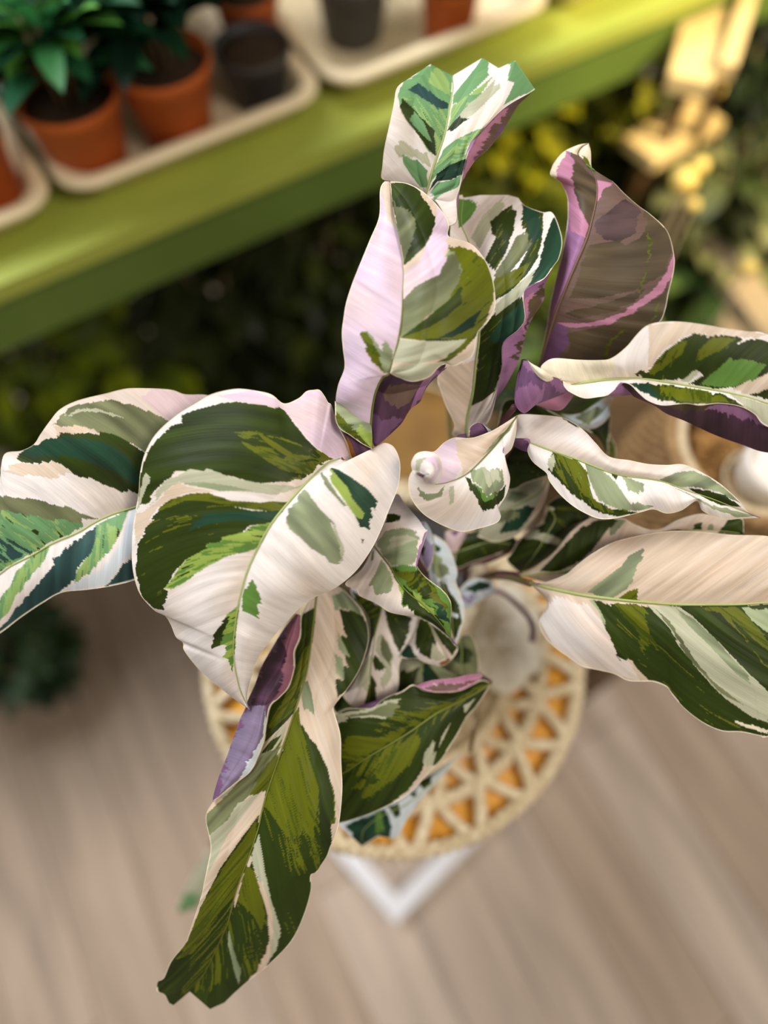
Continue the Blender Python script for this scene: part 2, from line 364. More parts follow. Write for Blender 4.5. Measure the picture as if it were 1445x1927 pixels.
# far left leaf running out of the frame, cool light painted into its tints
LF(surf([(T(Z6, '1150,640 1260,400 1240,180 1175,130 1050,125 960,98 780,90 700,95 600,120 440,160 340,210 280,280 230,350 190,410 120,445 30,460 5,540 0,600 -40,740 -100,900 -220,1200 -420,1560'), [.63, .615, .600, .594, .60, .61, .63, .65]),
         (T(Z6, '1150,640 1000,690 770,765 640,805 540,850 440,910 300,970 180,1040 60,1100 0,1145 -150,1250 -300,1400 -420,1560'), [.628, .616, .606, .602, .606, .618, .635, .65]),
         (T(Z6, '1150,640 1180,800 1050,980 900,1120 760,1180 620,1215 480,1235 350,1250 240,1310 120,1390 0,1480 -150,1560 -420,1560'), [.63, .624, .612, .606, .61, .62, .635, .65])],
        'W', PT(Z6,
        'P 860,95 1175,130 1240,180 1000,300 920,250 800,150',
        'g 340,250 400,200 560,165 640,160 760,190 860,230 950,280 1000,330 900,460 820,460 740,410 640,360 550,340 400,310 300,300',
        's 345,250 450,222 560,212 640,235 700,262 560,235 440,240',
        'K 300,310 420,305 530,318 555,345 470,345 380,345 320,370 330,330',
        'K 10,560 120,515 350,520 420,580 300,600 150,590',
        'D 90,490 110,460 180,420 320,370 380,345 470,345 550,355 560,340 640,360 720,400 810,460 1000,600 1000,720 780,690 700,680 600,650 520,610 420,580 350,520 220,515 120,510',
        'T 110,460 180,420 320,375 480,370 640,420 720,480 800,600 780,640 640,570 520,510 350,480 200,490',
        'g 0,705 120,710 250,740 370,760 470,810 560,830 440,850 300,840 150,810 0,790 -300,800 -300,700',
        'Y 0,790 150,810 300,840 460,850 470,870 400,920 300,960 180,1030 60,1095 0,1130 -200,1230 -300,1250 -300,800',
        'v 0,935 60,950 100,980 190,1020 100,1060 0,1100 -100,1140 -200,940',
        'm 540,868 600,835 730,780 690,890 640,980 570,1060 520,1120 420,1185 440,1100 500,1040 540,960',
        'Y 560,870 620,850 690,890 640,980 570,1060 520,1120 430,1175 440,1100 500,1040 540,960',
        'w 745,785 775,770 760,1000 600,1200 500,1220 360,1245 440,1180 570,1120 690,960',
        't 545,870 440,940 370,990 340,1040 295,1050 310,1085 240,1160 180,1240 100,1330 0,1450 -60,1520 120,1395 240,1310 340,1245 420,1170 440,1090 500,1040 540,960',
        'Y 285,985 250,1060 180,1150 80,1290 0,1410 -100,1500 -100,1390 0,1290 60,1180 130,1090 220,1010',
        't 755,1050 700,1090 620,1190 590,1215 750,1175 1000,1050')
        , bulge=.006, k=.8, seed=5, jag=7, wave=.002))

# top leaf, cool window light painted into its greens
LF(surf([(T(Z3, '632,872 560,830 440,790 372,772 375,700 385,600 410,480 440,340 455,250 480,215 510,195'), [.62, .612, .600, .592, .59, .60]),
         (T(Z3, '632,872 590,760 570,600 560,450 560,330 590,200 640,120 660,95'), [.618, .606, .598, .594, .597, .612]),
         (T(Z3, '632,872 660,770 700,640 740,520 770,370 792,250 790,165'), [.616, .606, .600, .598, .604, .62]),
         (T(Z3, '640,878 740,760 800,620 850,450 880,300 920,180 965,60'), [.614, .600, .592, .590, .598, .616]),
         (T(Z3, '650,885 790,830 830,720 880,560 960,400 1030,240 1062,120'), [.612, .596, .588, .586, .594, .614]),
         (T(Z3, '670,895 800,900 845,740 890,590 990,450 1090,280 1160,75'), [.610, .592, .584, .582, .592, .614]),
         (T(Z3, '690,905 730,965 765,1045 795,1042 815,1010 812,900 830,830 860,700 885,620 892,570 930,530 1000,450 1080,370 1150,320 1240,270 1277,245'), [.608, .586, .580, .578, .580, .590, .614])],
        'W', PT(Z3,
        'm 500,195 640,100 700,85 745,130 792,160 780,300 765,400 745,520 705,600 692,640 640,600 590,520 520,430 480,370 470,280',
        'Y 500,300 600,300 760,380 745,520 700,620 640,600 590,520 520,430 480,370',
        't 530,250 580,200 640,240 700,290 765,330 765,360 700,350 640,310 570,280',
        'y 640,190 690,100 740,150 770,200 775,280 700,240',
        'D 500,310 550,350 620,430 690,500 690,640 650,600 590,520 510,420 475,350',
        'm 560,370 620,440 670,560 600,500 530,420',
        's 450,600 500,550 560,590 640,620 660,700 600,670 520,640 480,660',
        'm 495,640 580,670 640,720 645,830 600,825 550,760 510,700',
        'm 795,280 850,210 940,100 970,50 1005,110 1000,170 920,250 850,310 790,340',
        'Y 785,350 900,270 1010,190 960,280 880,350 820,410 765,480',
        'D 755,490 800,430 830,405 890,415 840,450 790,490',
        's 880,340 960,270 1030,200 1080,230 1000,310 930,380 880,410 820,408',
        'm 1130,60 1240,110 1290,245 1180,290 1090,340 1160,200 1120,190',
        'Y 735,600 800,550 900,500 1015,455 960,500 900,560 870,650 850,660 780,690 700,740 650,810',
        'T 695,745 780,690 850,660 880,650 850,745 780,780 700,790 650,850',
        'm 655,860 700,800 800,775 850,745 810,830 740,860 690,900'), mid=2, bulge=.002, k=1.0, seed=8, jag=7, wave=.001),
   surf([(T(Z3, '812,900 830,830 860,700 885,620 892,570 930,530 1000,450 1080,370 1150,320 1240,270 1277,245'), [.5815, .5815, .585, .592, .616]),
         (T(Z3, '818,880 845,800 920,670 1000,600 1080,500 1130,420 1180,340 1230,290 1277,245'), [.600, .606, .612, .618, .622])],
        'U', PT(Z3, 'R 812,900 830,830 892,600 930,530 1080,370 1120,350 1080,430 1000,530 940,600 900,700 840,800', 'b 1080,480 1000,590 930,650 960,560 1080,400 1150,330 1277,245 1180,340'), mid=0, margin=(0, 0), bulge=.003, seed=9, k=.2))

# tall leaf in front, lilac left half
LF(surf([(T(Z0, '699,862 680,835 662,806 645,775 632,757 636,725 648,691 645,655 643,627 646,600 651,570 662,535 675,502 695,453 713,408 714.6,362 718,348 724,341'), [.612, .60, .582, .572, .57, .574, .584, .594]),
         (T(Z0, '700,850 698,800 705,745 720,710 734,702 742,670 750,637 756,595 758,548 759,504 750,440 741,400 733,341'), [.606, .588, .566, .558, .560, .568, .580, .592])],
        'P', PT(Z4, 'S 250,400 290,388 340,440 380,515 390,440 440,500 430,630 390,637 330,580 270,490', 'O 248,400 290,398 330,460 360,560 392,637 330,585 270,490') + PT(Z3, 'K 360,800 430,790 440,900 470,1100 400,1000'), mid=1, k=.6, seed=11, jag=6, bulge=.007, margin=(1, 0)),
   surf([(T(Z0, '734,702 742,670 750,637 756,595 758,548 759,504 750,440 741,400 733,341'), [.5605, .558, .560, .566, .574, .592]),
         (T(Z0, '737,702 780,690 800,650 812,590 822,540 808,480 790,430 765,380 733,341'), [.562, .554, .552, .556, .566, .592]),
         (T(Z0, '734,703 748,710 772,718 791,716 810,708 826,691 839,684.6 855,688.5 871,681 890,668 899,627 918,605 931,580 931,548 925,518 912,488 886,459 845,445 845,424 835,402 813,376 791,357 766,345 737,341'), [.564, .562, .566, .568, .574, .582, .593])],
        'K', PT(Z3, 'D 425,800 520,795 600,850 660,940 682,1020 660,1110 640,1160 560,1240 500,1290 490,1200 470,1080 435,930',
         'g 438,900 480,960 560,950 580,1050 540,1150 500,1270 485,1180 458,1040',
         'P 700,900 760,1040 770,1120 760,1180 700,1330 560,1390 510,1500 505,1330 600,1260 660,1120 690,1000',
         'S 770,1190 830,1230 840,1330 800,1476 700,1560 500,1480 560,1390 700,1330', 'P 740,1220 760,1240 700,1340 560,1430 500,1540 510,1450 640,1330')
        + PT(Z4, 'g 820,0 830,80 760,220 640,300 560,380 480,430 495,200 560,130 680,60 760,-60 830,-60', 'P 500,200 500,120 620,30 760,-60 700,60 560,120',
         'O 760,-120 900,-90 1000,-20 1035,60 1035,200 990,320 940,400 870,490 780,560 700,570 760,540 860,440 640,440 480,428 560,370 660,290 760,210 830,80 830,0 800,-60',
         'G 860,-40 1000,40 1035,200 990,320 900,430 870,440 640,440 560,420 700,330 850,200',
         'D 840,120 850,220 760,300 640,370 490,425 560,370 660,290 760,210', 'T 900,300 960,260 920,360 800,420 700,430 800,380',
         'D 640,430 860,435 760,470 620,455',
         's 470,435 640,445 860,440 760,540 600,580 440,575', 's 430,600 600,580 740,575 700,640 540,685 440,640'), mid=0, k=.75, seed=12, jag=7, bulge=.003, margin=(0, 1)),
   surf([(T(Z0, '734,703 748,710 772,718 791,716 810,708 826,691 839,686'), [.565, .564, .567, .570, .573]),
         (T(Z4, '330,720 400,760 520,740 600,720 660,690 740,615'), [.586, .588, .590, .59, .58]),
         (T(Z4, '305,900 320,1055 355,1055 430,990 490,930 540,850 600,800 640,700 755,605'), [.600, .604, .606, .604, .582])],
        'u', PT(Z4, 'U 305,900 320,1060 380,1040 500,900 350,900', 'Q 540,850 600,800 640,700 755,605 640,640 580,740', 'b 420,700 600,700 540,800 460,850 380,760'), mid=0, k=.1, seed=13, margin=(0, 0), bulge=.004),
   surf([(T(Z4, '95,800 95,850 100,920 130,970 180,1000 250,1050 315,1085'), [.585, .582, .584, .588, .59]),
         (T(Z4, '130,820 200,860 260,900 305,940 315,1000 315,1085'), [.590, .592, .592, .591, .59])],
        'S', PT(Z4, 'O 95,850 120,880 200,960 290,1040 315,1085 200,1020 100,930', 'L 230,1000 240,930 315,1000 318,1085'), mid=0, margin=(1, 0), k=.3, seed=14),
   surf([(T(Z4, '125,965 180,1000 250,1050 330,1090'), [.588, .592, .592, .594]), (T(Z4, '125,965 170,1050 200,1140 270,1165 330,1110'), [.590, .600, .604, .602])],
        'u', PT(Z4, 'N 160,1000 180,1130 230,1150 190,1040'), mid=0, margin=(0, 0), seed=15), rib=(.0009, 0), ribcol=RIBD)

# leaf behind it, to its right
LF(surf([(T(Z0, '875,822 851,818 855,799 839,764 829,735 823,710 835,650 840,560 845,470 850,400 858,372 870,366'), [.64, .635, .628, .622, .62, .622, .63]),
         (T(Z0, '877,822 880,786 890,739 896,680 902,630 900,560 895,500 880,450 868,420 872,372'), [.638, .628, .62, .616, .618, .622, .632]),
         (T(Z0, '877,822 915,740 925,690 940,640 950,560 945,500 930,440 905,367'), [.638, .618, .610, .606, .608, .614, .63]),
         (T(Z0, '878,822 925,750 945,690 965,630 975,560 985,500 970,430 956,367'), [.638, .614, .604, .600, .602, .608, .63]),
         (T(Z0, '880,822 915,800 928,770 937,729 945,691 947,646 975,621 988,599 985,563 991,541 1023,525 1042,500 1052,485 1058,456 1052,427 1039,400 1020,399 988,387 975,372'), [.64, .615, .604, .596, .594, .600, .612, .628])],
        'W', PT(Z3, 'M 800,890 930,905 935,940 890,1010 830,1070', 's 900,1120 960,1000 1080,890 1100,930 1000,1090 950,1190',
         'X 1010,1030 1100,950 1140,930 1168,980 1150,1080 1110,1200 1040,1320 980,1250 1040,1130',
         'X 1190,870 1260,910 1325,970 1325,1100 1300,1230 1230,1340 1130,1440 1030,1500 1030,1430 1180,1300 1250,1160 1200,1060 1205,960',
         'T 1200,880 1300,950 1325,1100 1270,1160 1215,1020', 'g 1170,1110 1240,1100 1255,1160 1200,1240 1120,1340 1040,1410 1030,1340 1110,1230',
         'T 1390,1000 1450,1130 1400,1290 1350,1350 1210,1430 1300,1290 1340,1130 1375,1020')
        + PT(Z4, 'H 1030,80 1250,-20 1200,80 1040,200', 'x 1040,280 1200,180 1225,310 1180,380 1090,470 1080,600 1040,740 980,790 900,830 920,700 940,560 945,400',
         's 1040,230 1200,90 1290,10 1210,170 1050,290', 'K 690,600 920,560 880,900 870,1000 780,1010', 'T 1100,300 1215,200 1220,330 1085,460 990,440'), mid=1, k=1.0, seed=21, jag=7, bulge=.002),
   surf([(T(Z0, '915,800 928,770 937,729 945,691 947,646 975,621 988,599 985,563 991,541 1023,525 1042,500'), [.617, .606, .597, .5955, .601, .608]),
         (T(Z0, '912,800 931,755 953,723 976,678 987,637 998,605 1023,564 1026,535 1042,500'), [.624, .620, .615, .614, .615, .612])],
        'Q', PT(Z4, 'B 1330,100 1340,250 1240,330 1225,460 1180,560 1150,560 1250,280 1240,180', 'R 1210,200 1260,150 1240,280 1200,420'), mid=0, margin=(0, 0), bulge=.003, seed=22), rib=(.0012, 0))

# purple-backed leaf at upper right
LF(surf([(T(Z5, '160,1275 200,1080 225,920 255,790 300,600 320,470 322,400 318,330 290,260 265,235 225,205 232,165 250,130 300,75 380,38 440,28'), [.66, .64, .632, .628, .624, .618, .612, .618]),
         (T(Z5, '165,1275 200,1150 250,990 310,840 370,700 430,560 460,450 485,330 480,230 440,160 380,95 400,50 440,28'), [.655, .628, .612, .606, .604, .606, .612, .618]),
         (T(Z5, '172,1290 300,1310 480,1290 640,1200 760,1100 840,1030 870,960 890,860 918,740 918,650 880,520 790,430 720,380 640,310 570,240 520,225 480,200 455,160 452,80 440,28'), [.655, .636, .624, .618, .612, .608, .612, .618])],
        'b', PT(Z5, 'Q 160,1280 200,1080 255,790 320,470 300,270 220,205 250,130 330,60 350,110 345,250 380,370 430,450 440,490 400,620 340,760 250,980',
         'R 220,205 250,130 310,70 345,110 345,250 400,390 438,480 420,560 340,520 320,330',
         'C 222,235 222,170 250,130 300,75 315,80 265,160 255,235', 'C 315,70 380,30 460,28 452,150 380,95', 'O 400,95 430,110 450,160 410,130',
         'B 350,100 400,160 480,230 482,350 440,490 380,370 350,250', 'R 485,235 575,250 520,290 490,360', 'b 500,370 540,300 575,260 635,330 600,390 520,430',
         'q 465,480 560,400 640,340 720,390 745,450 720,520 640,580 540,570 480,530', 'B 440,600 700,560 750,400 890,530 905,640 860,760 700,850 500,900 340,900 400,700',
         'B 300,980 560,920 760,840 700,920 540,985 380,1010', 'b 700,470 740,400 760,480 740,560 640,600 620,580 700,540',
         'R 265,1035 400,1040 550,1010 680,950 800,850 880,740 925,620 915,760 850,870 720,960 560,1040 380,1065 265,1060',
         'B 330,1100 560,1045 720,965 860,870 885,800 870,960 840,1040 560,1260 300,1300 330,1150',
         'U 165,1290 200,1150 262,1035 330,1060 330,1120 300,1200 240,1300', 'O 775,530 795,560 785,640 725,870 715,860 770,680', 'O 510,1230 560,1150 640,1060 650,1070 580,1150 530,1230', 'O 790,1040 830,930 845,900 820,1000'),
        mid=1, k=.3, seed=25, jag=5, bulge=.005, wave=.0016), rib=(.0014, 0), ribcol=RIBP)

# right upper leaf, running out of the frame
LF(surf([(T(Z8, '380,388 330,362 270,345 235,310 222,285 260,250 310,240 420,248 530,250 600,240 680,180 740,110 790,65 860,45 960,42 1080,55 1200,75 1330,95 1445,110 1700,250 1900,640'), [.59, .588, .575, .568, .566, .572, .585, .61]),
         (T(Z8, '380,388 480,370 600,355 760,352 900,370 1050,395 1200,420 1350,455 1445,485 1700,560 1900,640'), [.592, .586, .582, .58, .582, .592, .61]),
         (T(Z8, '340,360 350,400 400,435 460,457 530,450 580,440 620,410 650,375 700,382 750,430 800,470 880,495 1000,485 1080,495 1180,485 1290,500 1370,540 1445,610 1700,660 1900,640'), [.588, .578, .572, .570, .574, .586, .61])],
        'W', PT(Z8, 'C 380,388 330,362 235,310 222,285 310,240 530,250 600,240 640,300 560,360', 'K 800,65 960,42 1330,95 1445,110 1380,130 1050,105 900,190 800,280',
         'x 735,345 800,300 860,240 930,180 1000,140 1050,105 1080,105 1090,115 1170,110 1290,122 1315,135 1200,200 1110,270 1060,300 980,350 900,362 800,355',
         'H 800,290 860,240 940,180 1010,150 980,220 900,290 830,340', 'O 1150,118 1280,130 1180,200 1060,250 1080,180',
         'D 1060,290 1150,230 1260,160 1390,130 1445,155 1700,250 1800,400 1600,350 1445,320 1380,360 1280,400 1150,405 1020,375 1100,330',
         'M 1130,330 1240,240 1300,240 1430,280 1380,350 1250,400 1080,380', 's 970,358 1060,290 1078,310 1020,365',
         'X 690,375 850,380 1000,398 1180,430 1260,460 1320,505 1180,487 1000,487 870,470 740,400', 'O 860,400 1000,400 1180,440 1240,480 1000,480 900,450', 'T 700,378 800,380 860,430 840,455 760,420',
         's 1230,425 1445,490 1600,560 1445,605 1370,540 1300,480', 'K 1250,407 1445,320 1560,430 1340,435', 'D 1340,435 1445,410 1560,440 1560,480 1445,460'), mid=1, k=.7, seed=31, jag=7, bulge=.005),
   surf([(T(Z8, '650,377 700,384 750,432 800,472 880,497 1000,487 1080,497 1180,487 1290,502 1370,542 1445,612 1700,662'), [.576, .5745, .572, .574, .584, .596]),
         (T(Z8, '650,377 710,440 830,495 900,540 1000,580 1150,650 1300,705 1445,750 1700,760'), [.586, .600, .606, .608, .612, .616])],
        'u', PT(Z8, 'Q 590,440 650,377 720,440 700,460', 'B 860,490 1000,485 1180,487 1100,520 980,520', 'Q 1180,487 1290,502 1380,545 1445,612 1400,600 1280,540 1100,510'), mid=0, margin=(0, 0), bulge=.004, seed=32, k=.1),
   surf([(T(Z8, '150,252 175,285 205,310 260,335 320,352 350,398 372,425'), [.580, .574, .572, .576, .58]), (T(Z8, '118,250 100,320 80,470 130,536 200,490 300,450 372,425'), [.586, .590, .596, .594, .588])],
        'U', PT(Z8, 'Q 118,250 150,252 260,335 330,352 350,400 370,425 330,430 260,350 160,300', 'Q 90,400 160,360 260,400 200,480 130,536 80,470'), mid=0, margin=(0, 0), bulge=.003, seed=33),
   surf([(T(Z8, '150,252 175,270 240,305 290,330 332,352'), [.578, .572, .570, .574, .580]), (T(Z8, '150,252 178,300 215,345 260,368 300,362 332,352'), [.579, .574, .572, .576, .5815])],
        'C', [], mid=0, margin=(0, 1), bulge=.003, seed=34),
   surf([(T(Z8, '118,248 133,245 152,253'), [.584]), (T(Z8, '92,345 110,300 124,290 140,262 152,253'), [.587])], 'D', [], mid=0, margin=(0, 0), bulge=.001, seed=35),
   surf([(T(Z8, '200,488 300,450 372,425'), [.600, .598, .596]), (T(Z8, '200,495 260,515 330,520 380,470 405,432'), [.615, .615, .612])], 'R', [], mid=0, margin=(0, 0), bulge=.002, seed=36),
   surf([(T(Z8, '575,442 590,437 650,377'), [.58, .578, .576]), (T(Z8, '575,442 640,443 715,437'), [.586, .588, .588])], 'Q', [], mid=0, margin=(0, 0), bulge=.001, seed=37),
   rib=(.0013, 0))

# right middle leaf with drawn-out tip
LF(surf([(T(Z8, '80,668 85,600 100,547 200,545 330,558 400,590 460,635 520,700 590,770 700,790 800,810 900,815 990,812 1080,850 1180,910 1250,970 1300,1020 1340,1070 1405,1102'), [.618, .612, .602, .596, .592, .59, .592, .604]),
         (T(Z8, '85,672 170,700 280,740 400,780 550,840 650,870 800,890 900,910 1000,950 1150,1000 1300,1060 1405,1102'), [.614, .602, .594, .59, .588, .590, .592, .604]),
         (T(Z8, '90,674 160,680 150,740 180,800 250,857 262,890 280,920 330,980 400,1040 480,1085 550,1107 640,1100 760,1070 830,1055 900,1077 980,1060 1060,1010 1090,1060 1150,1090 1220,1110 1300,1105 1405,1102'), [.612, .600, .594, .590, .586, .590, .594, .604])],
        'W', PT(Z8, 'X 285,745 340,765 420,790 470,850 480,920 500,990 600,1050 750,1072 640,1090 540,1065 440,1000 340,900 270,830 262,790',
         'G 300,755 420,790 470,850 490,960 500,1000 440,960 380,880', 'D 270,800 330,890 440,1000 560,1070 750,1072 640,1092 540,1072 420,1000 330,910 260,840',
         'S 455,800 560,850 620,900 660,960 700,1020 840,1035 760,1062 650,1060 530,1000 490,910', 's 250,800 290,750 300,800 280,850',
         'S 650,868 700,885 775,915 770,955 700,965 680,910', 'D 590,850 640,875 625,895', 'S 860,895 960,852 1050,848 1130,885 1230,955 1310,1030 1180,960 1050,940 940,930',
         'D 1010,942 1120,955 1220,980 1300,1042 1200,1035 1120,1000', 'S 930,930 1060,990 1140,1030 1240,1055 1380,1092 1280,1098 1150,1050 1060,1000',
         'D 325,556 360,566 450,622 400,606'), mid=1, k=1.1, seed=41, jag=6, bulge=.005),
   surf([(T(Z8, '78,672 120,672 163,678'), [.608]), (T(Z8, '78,715 120,738 160,745'), [.62, .618, .612])], 'U', [], mid=0, margin=(0, 0), bulge=.001, seed=42),
   rib=(.0009, 0))

# big right leaf
LF(surf([(T(Y1, '200,458 290,430 360,400 420,350 500,290 600,235 700,205 830,180 950,168 1100,175 1250,190 1445,197 1700,250 2000,560'), [.635, .622, .612, .606, .602, .600, .61, .63]),
         (T(Y1, '160,448 300,485 450,515 600,535 750,550 950,565 1150,567 1300,565 1445,555 1750,540 2000,560'), [.64, .618, .604, .598, .596, .60, .63]),
         (T(Y1, '165,455 240,530 256,580 215,650 230,720 290,790 380,855 450,900 540,920 620,940 690,975 760,980 830,982 900,1010 930,1050 1000,1130 1100,1205 1200,1247 1300,1252 1400,1272 1445,1277 1700,1200 1900,900 2000,560'), [.64, .632, .624, .618, .612, .608, .61, .63])],
        'K', PT(Y1, 'x 555,560 800,572 1300,570 1700,550 1900,700 1700,1200 1445,1277 1100,1205 900,1010 690,840 610,740', 'W 215,650 256,580 300,520 470,560 570,680 600,780 700,880 760,980 620,940 450,900 290,790', 
         'S 465,500 560,430 640,370 700,300 768,265 760,330 725,400 720,440 660,500 600,535', 'O 640,532 700,490 750,478 730,520 765,548 680,545',
         'S 480,540 540,555 578,670 562,685 530,600',
         'x 510,545 620,560 760,570 830,590 900,690 960,790 1040,900 1120,1000 1250,1100 1350,1170 1445,1195 1600,1200 1600,1300 1445,1277 1300,1252 1200,1247 1100,1205 1000,1130 930,1050 890,1010 800,970 730,900 690,840 680,850 640,860 600,770 565,680 560,620',
         'O 615,560 770,572 800,620 800,690 840,770 830,798 790,740 790,855 760,780 720,680 660,620',
         'D 560,640 600,770 640,858 690,830 650,720 600,640', 's 795,568 980,575 1060,640 1150,740 1260,850 1330,930 1445,1040 1700,1150 1445,1195 1350,1165 1200,1060 1080,930 980,800 900,680',
         'S 940,575 1040,640 1150,740 1310,920 1340,990 1240,910 1120,780 1010,670', 'g 830,580 900,640 1000,790 1150,980 1330,1120 1200,1050 1040,880 920,700',
         'D 960,572 1100,580 1200,600 1300,590 1445,740 1700,960 1700,1120 1445,1030 1330,930 1320,910 1200,790 1100,690 1030,620', 'O 1080,578 1280,580 1350,640 1445,760 1600,900 1600,1000 1445,910 1380,830 1290,720 1200,620', 'x 1250,640 1445,820 1600,960 1445,900 1340,780',
         'S 1300,580 1445,590 1600,700 1445,720 1370,660', 'C 1260,1200 1340,1215 1460,1240 1445,1262 1340,1235'), mid=1, k=1.15, seed=45, jag=10, bulge=.007, wave=.002), rib=(.0015, 0))

# leaf behind the big right one
LF(surf([(T(Y1, '105,405 200,362 290,290 340,230 380,180 440,130 490,100 540,106 660,100 720,130 800,160 870,157 960,110 1060,80 1120,80 1220,100 1305,102 1315,170'), [.665, .65, .645, .642, .64, .64]),
         (T(Y1, '108,410 250,398 380,378 480,332 600,262 750,212 900,180 1050,165 1180,168 1315,185'), [.66, .65, .645, .64, .64, .64]),
         (T(Y1, '110,412 300,452 500,420 700,320 900,250 1100,220 1315,200'), [.665, .66, .655, .65, .645, .645])],
        'K', PT(Y1, 'D 215,385 290,310 360,230 440,150 540,106 660,103 590,160 520,250 470,310 400,350 310,390', 'S 590,165 640,102 690,105 650,150 600,185', 'D 1175,180 1230,110 1310,95 1312,190', 'D 1040,165 1048,135 1085,130 1090,168', 'S 1115,165 1125,135 1150,130 1150,168',
         'D 830,205 880,172 960,160 1060,165 950,175 870,205', 'O 190,400 380,375 480,330 380,400', 'D 480,330 570,250 575,270 520,310', 'D 600,255 700,208 830,180 700,225'), mid=1, k=.5, seed=48, jag=6, bulge=.003), rib=(.001, 0))

# curled young leaf in the middle
LF(surf([(T(Z4, '1172,883 1060,955 1000,985 900,1018 805,1015 740,1045 680,1098 620,1096 572,1112 548,1160 556,1205 575,1240'), [.59, .584, .588, .594, .59, .58, .576]),
         (T(Z4, '1170,890 1060,1040 980,1130 900,1210 840,1250 780,1275 730,1288 680,1290 640,1270'), [.588, .584, .584, .583, .58, .576, .568]),
         (T(Z4, '1172,892 1165,990 1140,1080 1088,1140 1112,1190 1130,1260 1110,1350 1060,1440 1076,1480 1050,1520 960,1550 850,1573 780,1555 700,1520 620,1470 560,1400 532,1330 530,1260 552,1212 575,1230'), [.59, .584, .580, .584, .590, .588, .582, .576])],
        'W', PT(Z4, 'P 640,1090 740,1040 805,1015 835,1200 800,1275 700,1290 730,1180', 'S 895,1210 960,1195 1040,1210 1085,1195 1095,1290 1050,1345 1000,1355 950,1310 900,1250', 's 960,1200 1060,1215 1080,1260 1000,1300',
         'D 860,1250 900,1262 950,1320 1010,1362 1060,1330 1105,1295 1095,1370 1035,1440 985,1450 940,1400 900,1320', 'M 900,1262 950,1320 1010,1362 1060,1335 1030,1390 970,1380',
         'S 580,1300 620,1352 700,1345 740,1300 725,1365 640,1395 590,1360', 's 770,1310 800,1300 795,1400 770,1420', 'S 1155,930 1130,975 1000,1100 960,1130 1060,1010', 'K 805,1030 900,1020 1060,960 1130,930 980,1110 850,1240'), mid=1, k=.4, seed=51, jag=5, bulge=.005),
   surf([(T(Z4, '552,1215 545,1165 575,1112 640,1098 700,1118 728,1180 720,1250 690,1290 640,1290'), [.572, .568, .566, .568, .572]),
         (T(Z4, '590,1220 595,1180 625,1150 665,1150 692,1190 690,1235 665,1262 640,1262 618,1250'), [.566, .562, .560, .561, .563]),
         (T(Z4, '622,1235 628,1215 645,1205 662,1212 668,1230 660,1248 645,1252 632,1248 626,1240'), [.560, .557, .556, .557, .558]),
         (T(Z4, '643,1232 645,1230 648,1229 651,1231 651,1234 649,1236 646,1237 644,1236 643,1233'), [.5555])],
        'W', PT(Z4, 'P 600,1150 690,1130 720,1200 690,1260 640,1290 700,1200', 's 575,1150 640,1130 610,1180 600,1240 570,1210'), mid=3, margin=(1, 0), k=.2, seed=52, bulge=.0015, wave=.0004),
   surf([(T(Z4, '885,1012 888,965 905,940 940,925 965,935'), [.60]), (T(Z4, '885,1012 930,1012 1000,985 990,950 965,935'), [.604])], 'U', [], mid=0, margin=(1, 0), bulge=.002, seed=53),
   surf([(T(Z4, '965,933 985,955 1002,985'), [.599]), (T(Z4, '965,933 1000,960 1022,975 1002,987'), [.6])], 'w', [], mid=0, margin=(0, 0), bulge=.001, seed=54),
   surf([(T(Z4, '805,1015 830,998 870,992'), [.603]), (T(Z4, '805,1028 840,1025 875,1015'), [.603])], 'U', [], mid=0, margin=(0, 0), bulge=.001, seed=54), rib=(.0008, 0), ribcol=RIBD)

# small leaf under the big heart-shaped one
LF(surf([(T(Y2, '415,510 440,350 500,200 590,118 640,180 700,250 760,320 800,380 822,395 770,440 745,520 728,600 740,660 790,730 850,780 930,840 980,900 1000,960 995,1100 1000,1210 1045,1265'), [.63, .620, .612, .608, .606, .606, .61, .618]),
         (T(Y2, '415,510 470,580 540,670 600,780 680,870 780,950 880,1050 960,1150 1045,1265'), [.628, .616, .608, .604, .604, .608, .618]),
         (T(Y2, '415,510 330,680 200,795 285,845 310,890 430,945 530,1010 640,1035 750,1052 840,1090 910,1140 980,1200 1045,1265'), [.632, .626, .616, .61, .608, .612, .618])],
        'W', PT(Y2, 'D 495,340 515,262 570,268 610,290 600,318 550,337', 'S 440,480 500,400 620,375 740,400 765,440 745,540 732,610 700,655 630,658 550,660 490,590', 's 560,440 700,420 745,460 640,500 520,540',
         'S 470,610 530,700 560,790 540,860 440,890 400,840 378,800 430,710', 'g 400,560 415,540 410,620 390,630',
         'M 535,675 620,655 740,665 790,730 850,780 930,845 985,900 1000,960 995,1100 1000,1210 1020,1240 900,1140 840,1092 750,1040 680,1000 640,960 620,870 590,790',
         'X 560,680 640,700 760,700 880,830 900,900 780,900 660,800', 'D 640,800 720,880 840,960 940,1100 960,1180 840,1080 680,990 640,940', 'T 870,930 960,960 985,1100 900,1050',
         'L 600,790 640,860 640,900 610,850', 'L 690,850 760,890 890,1030 860,1030 760,950', 'O 820,790 900,850 970,980 940,1000 860,880'), mid=1, k=.9, seed=56, jag=6, bulge=.004), rib=(.0008, 0), ribcol=RIBD)

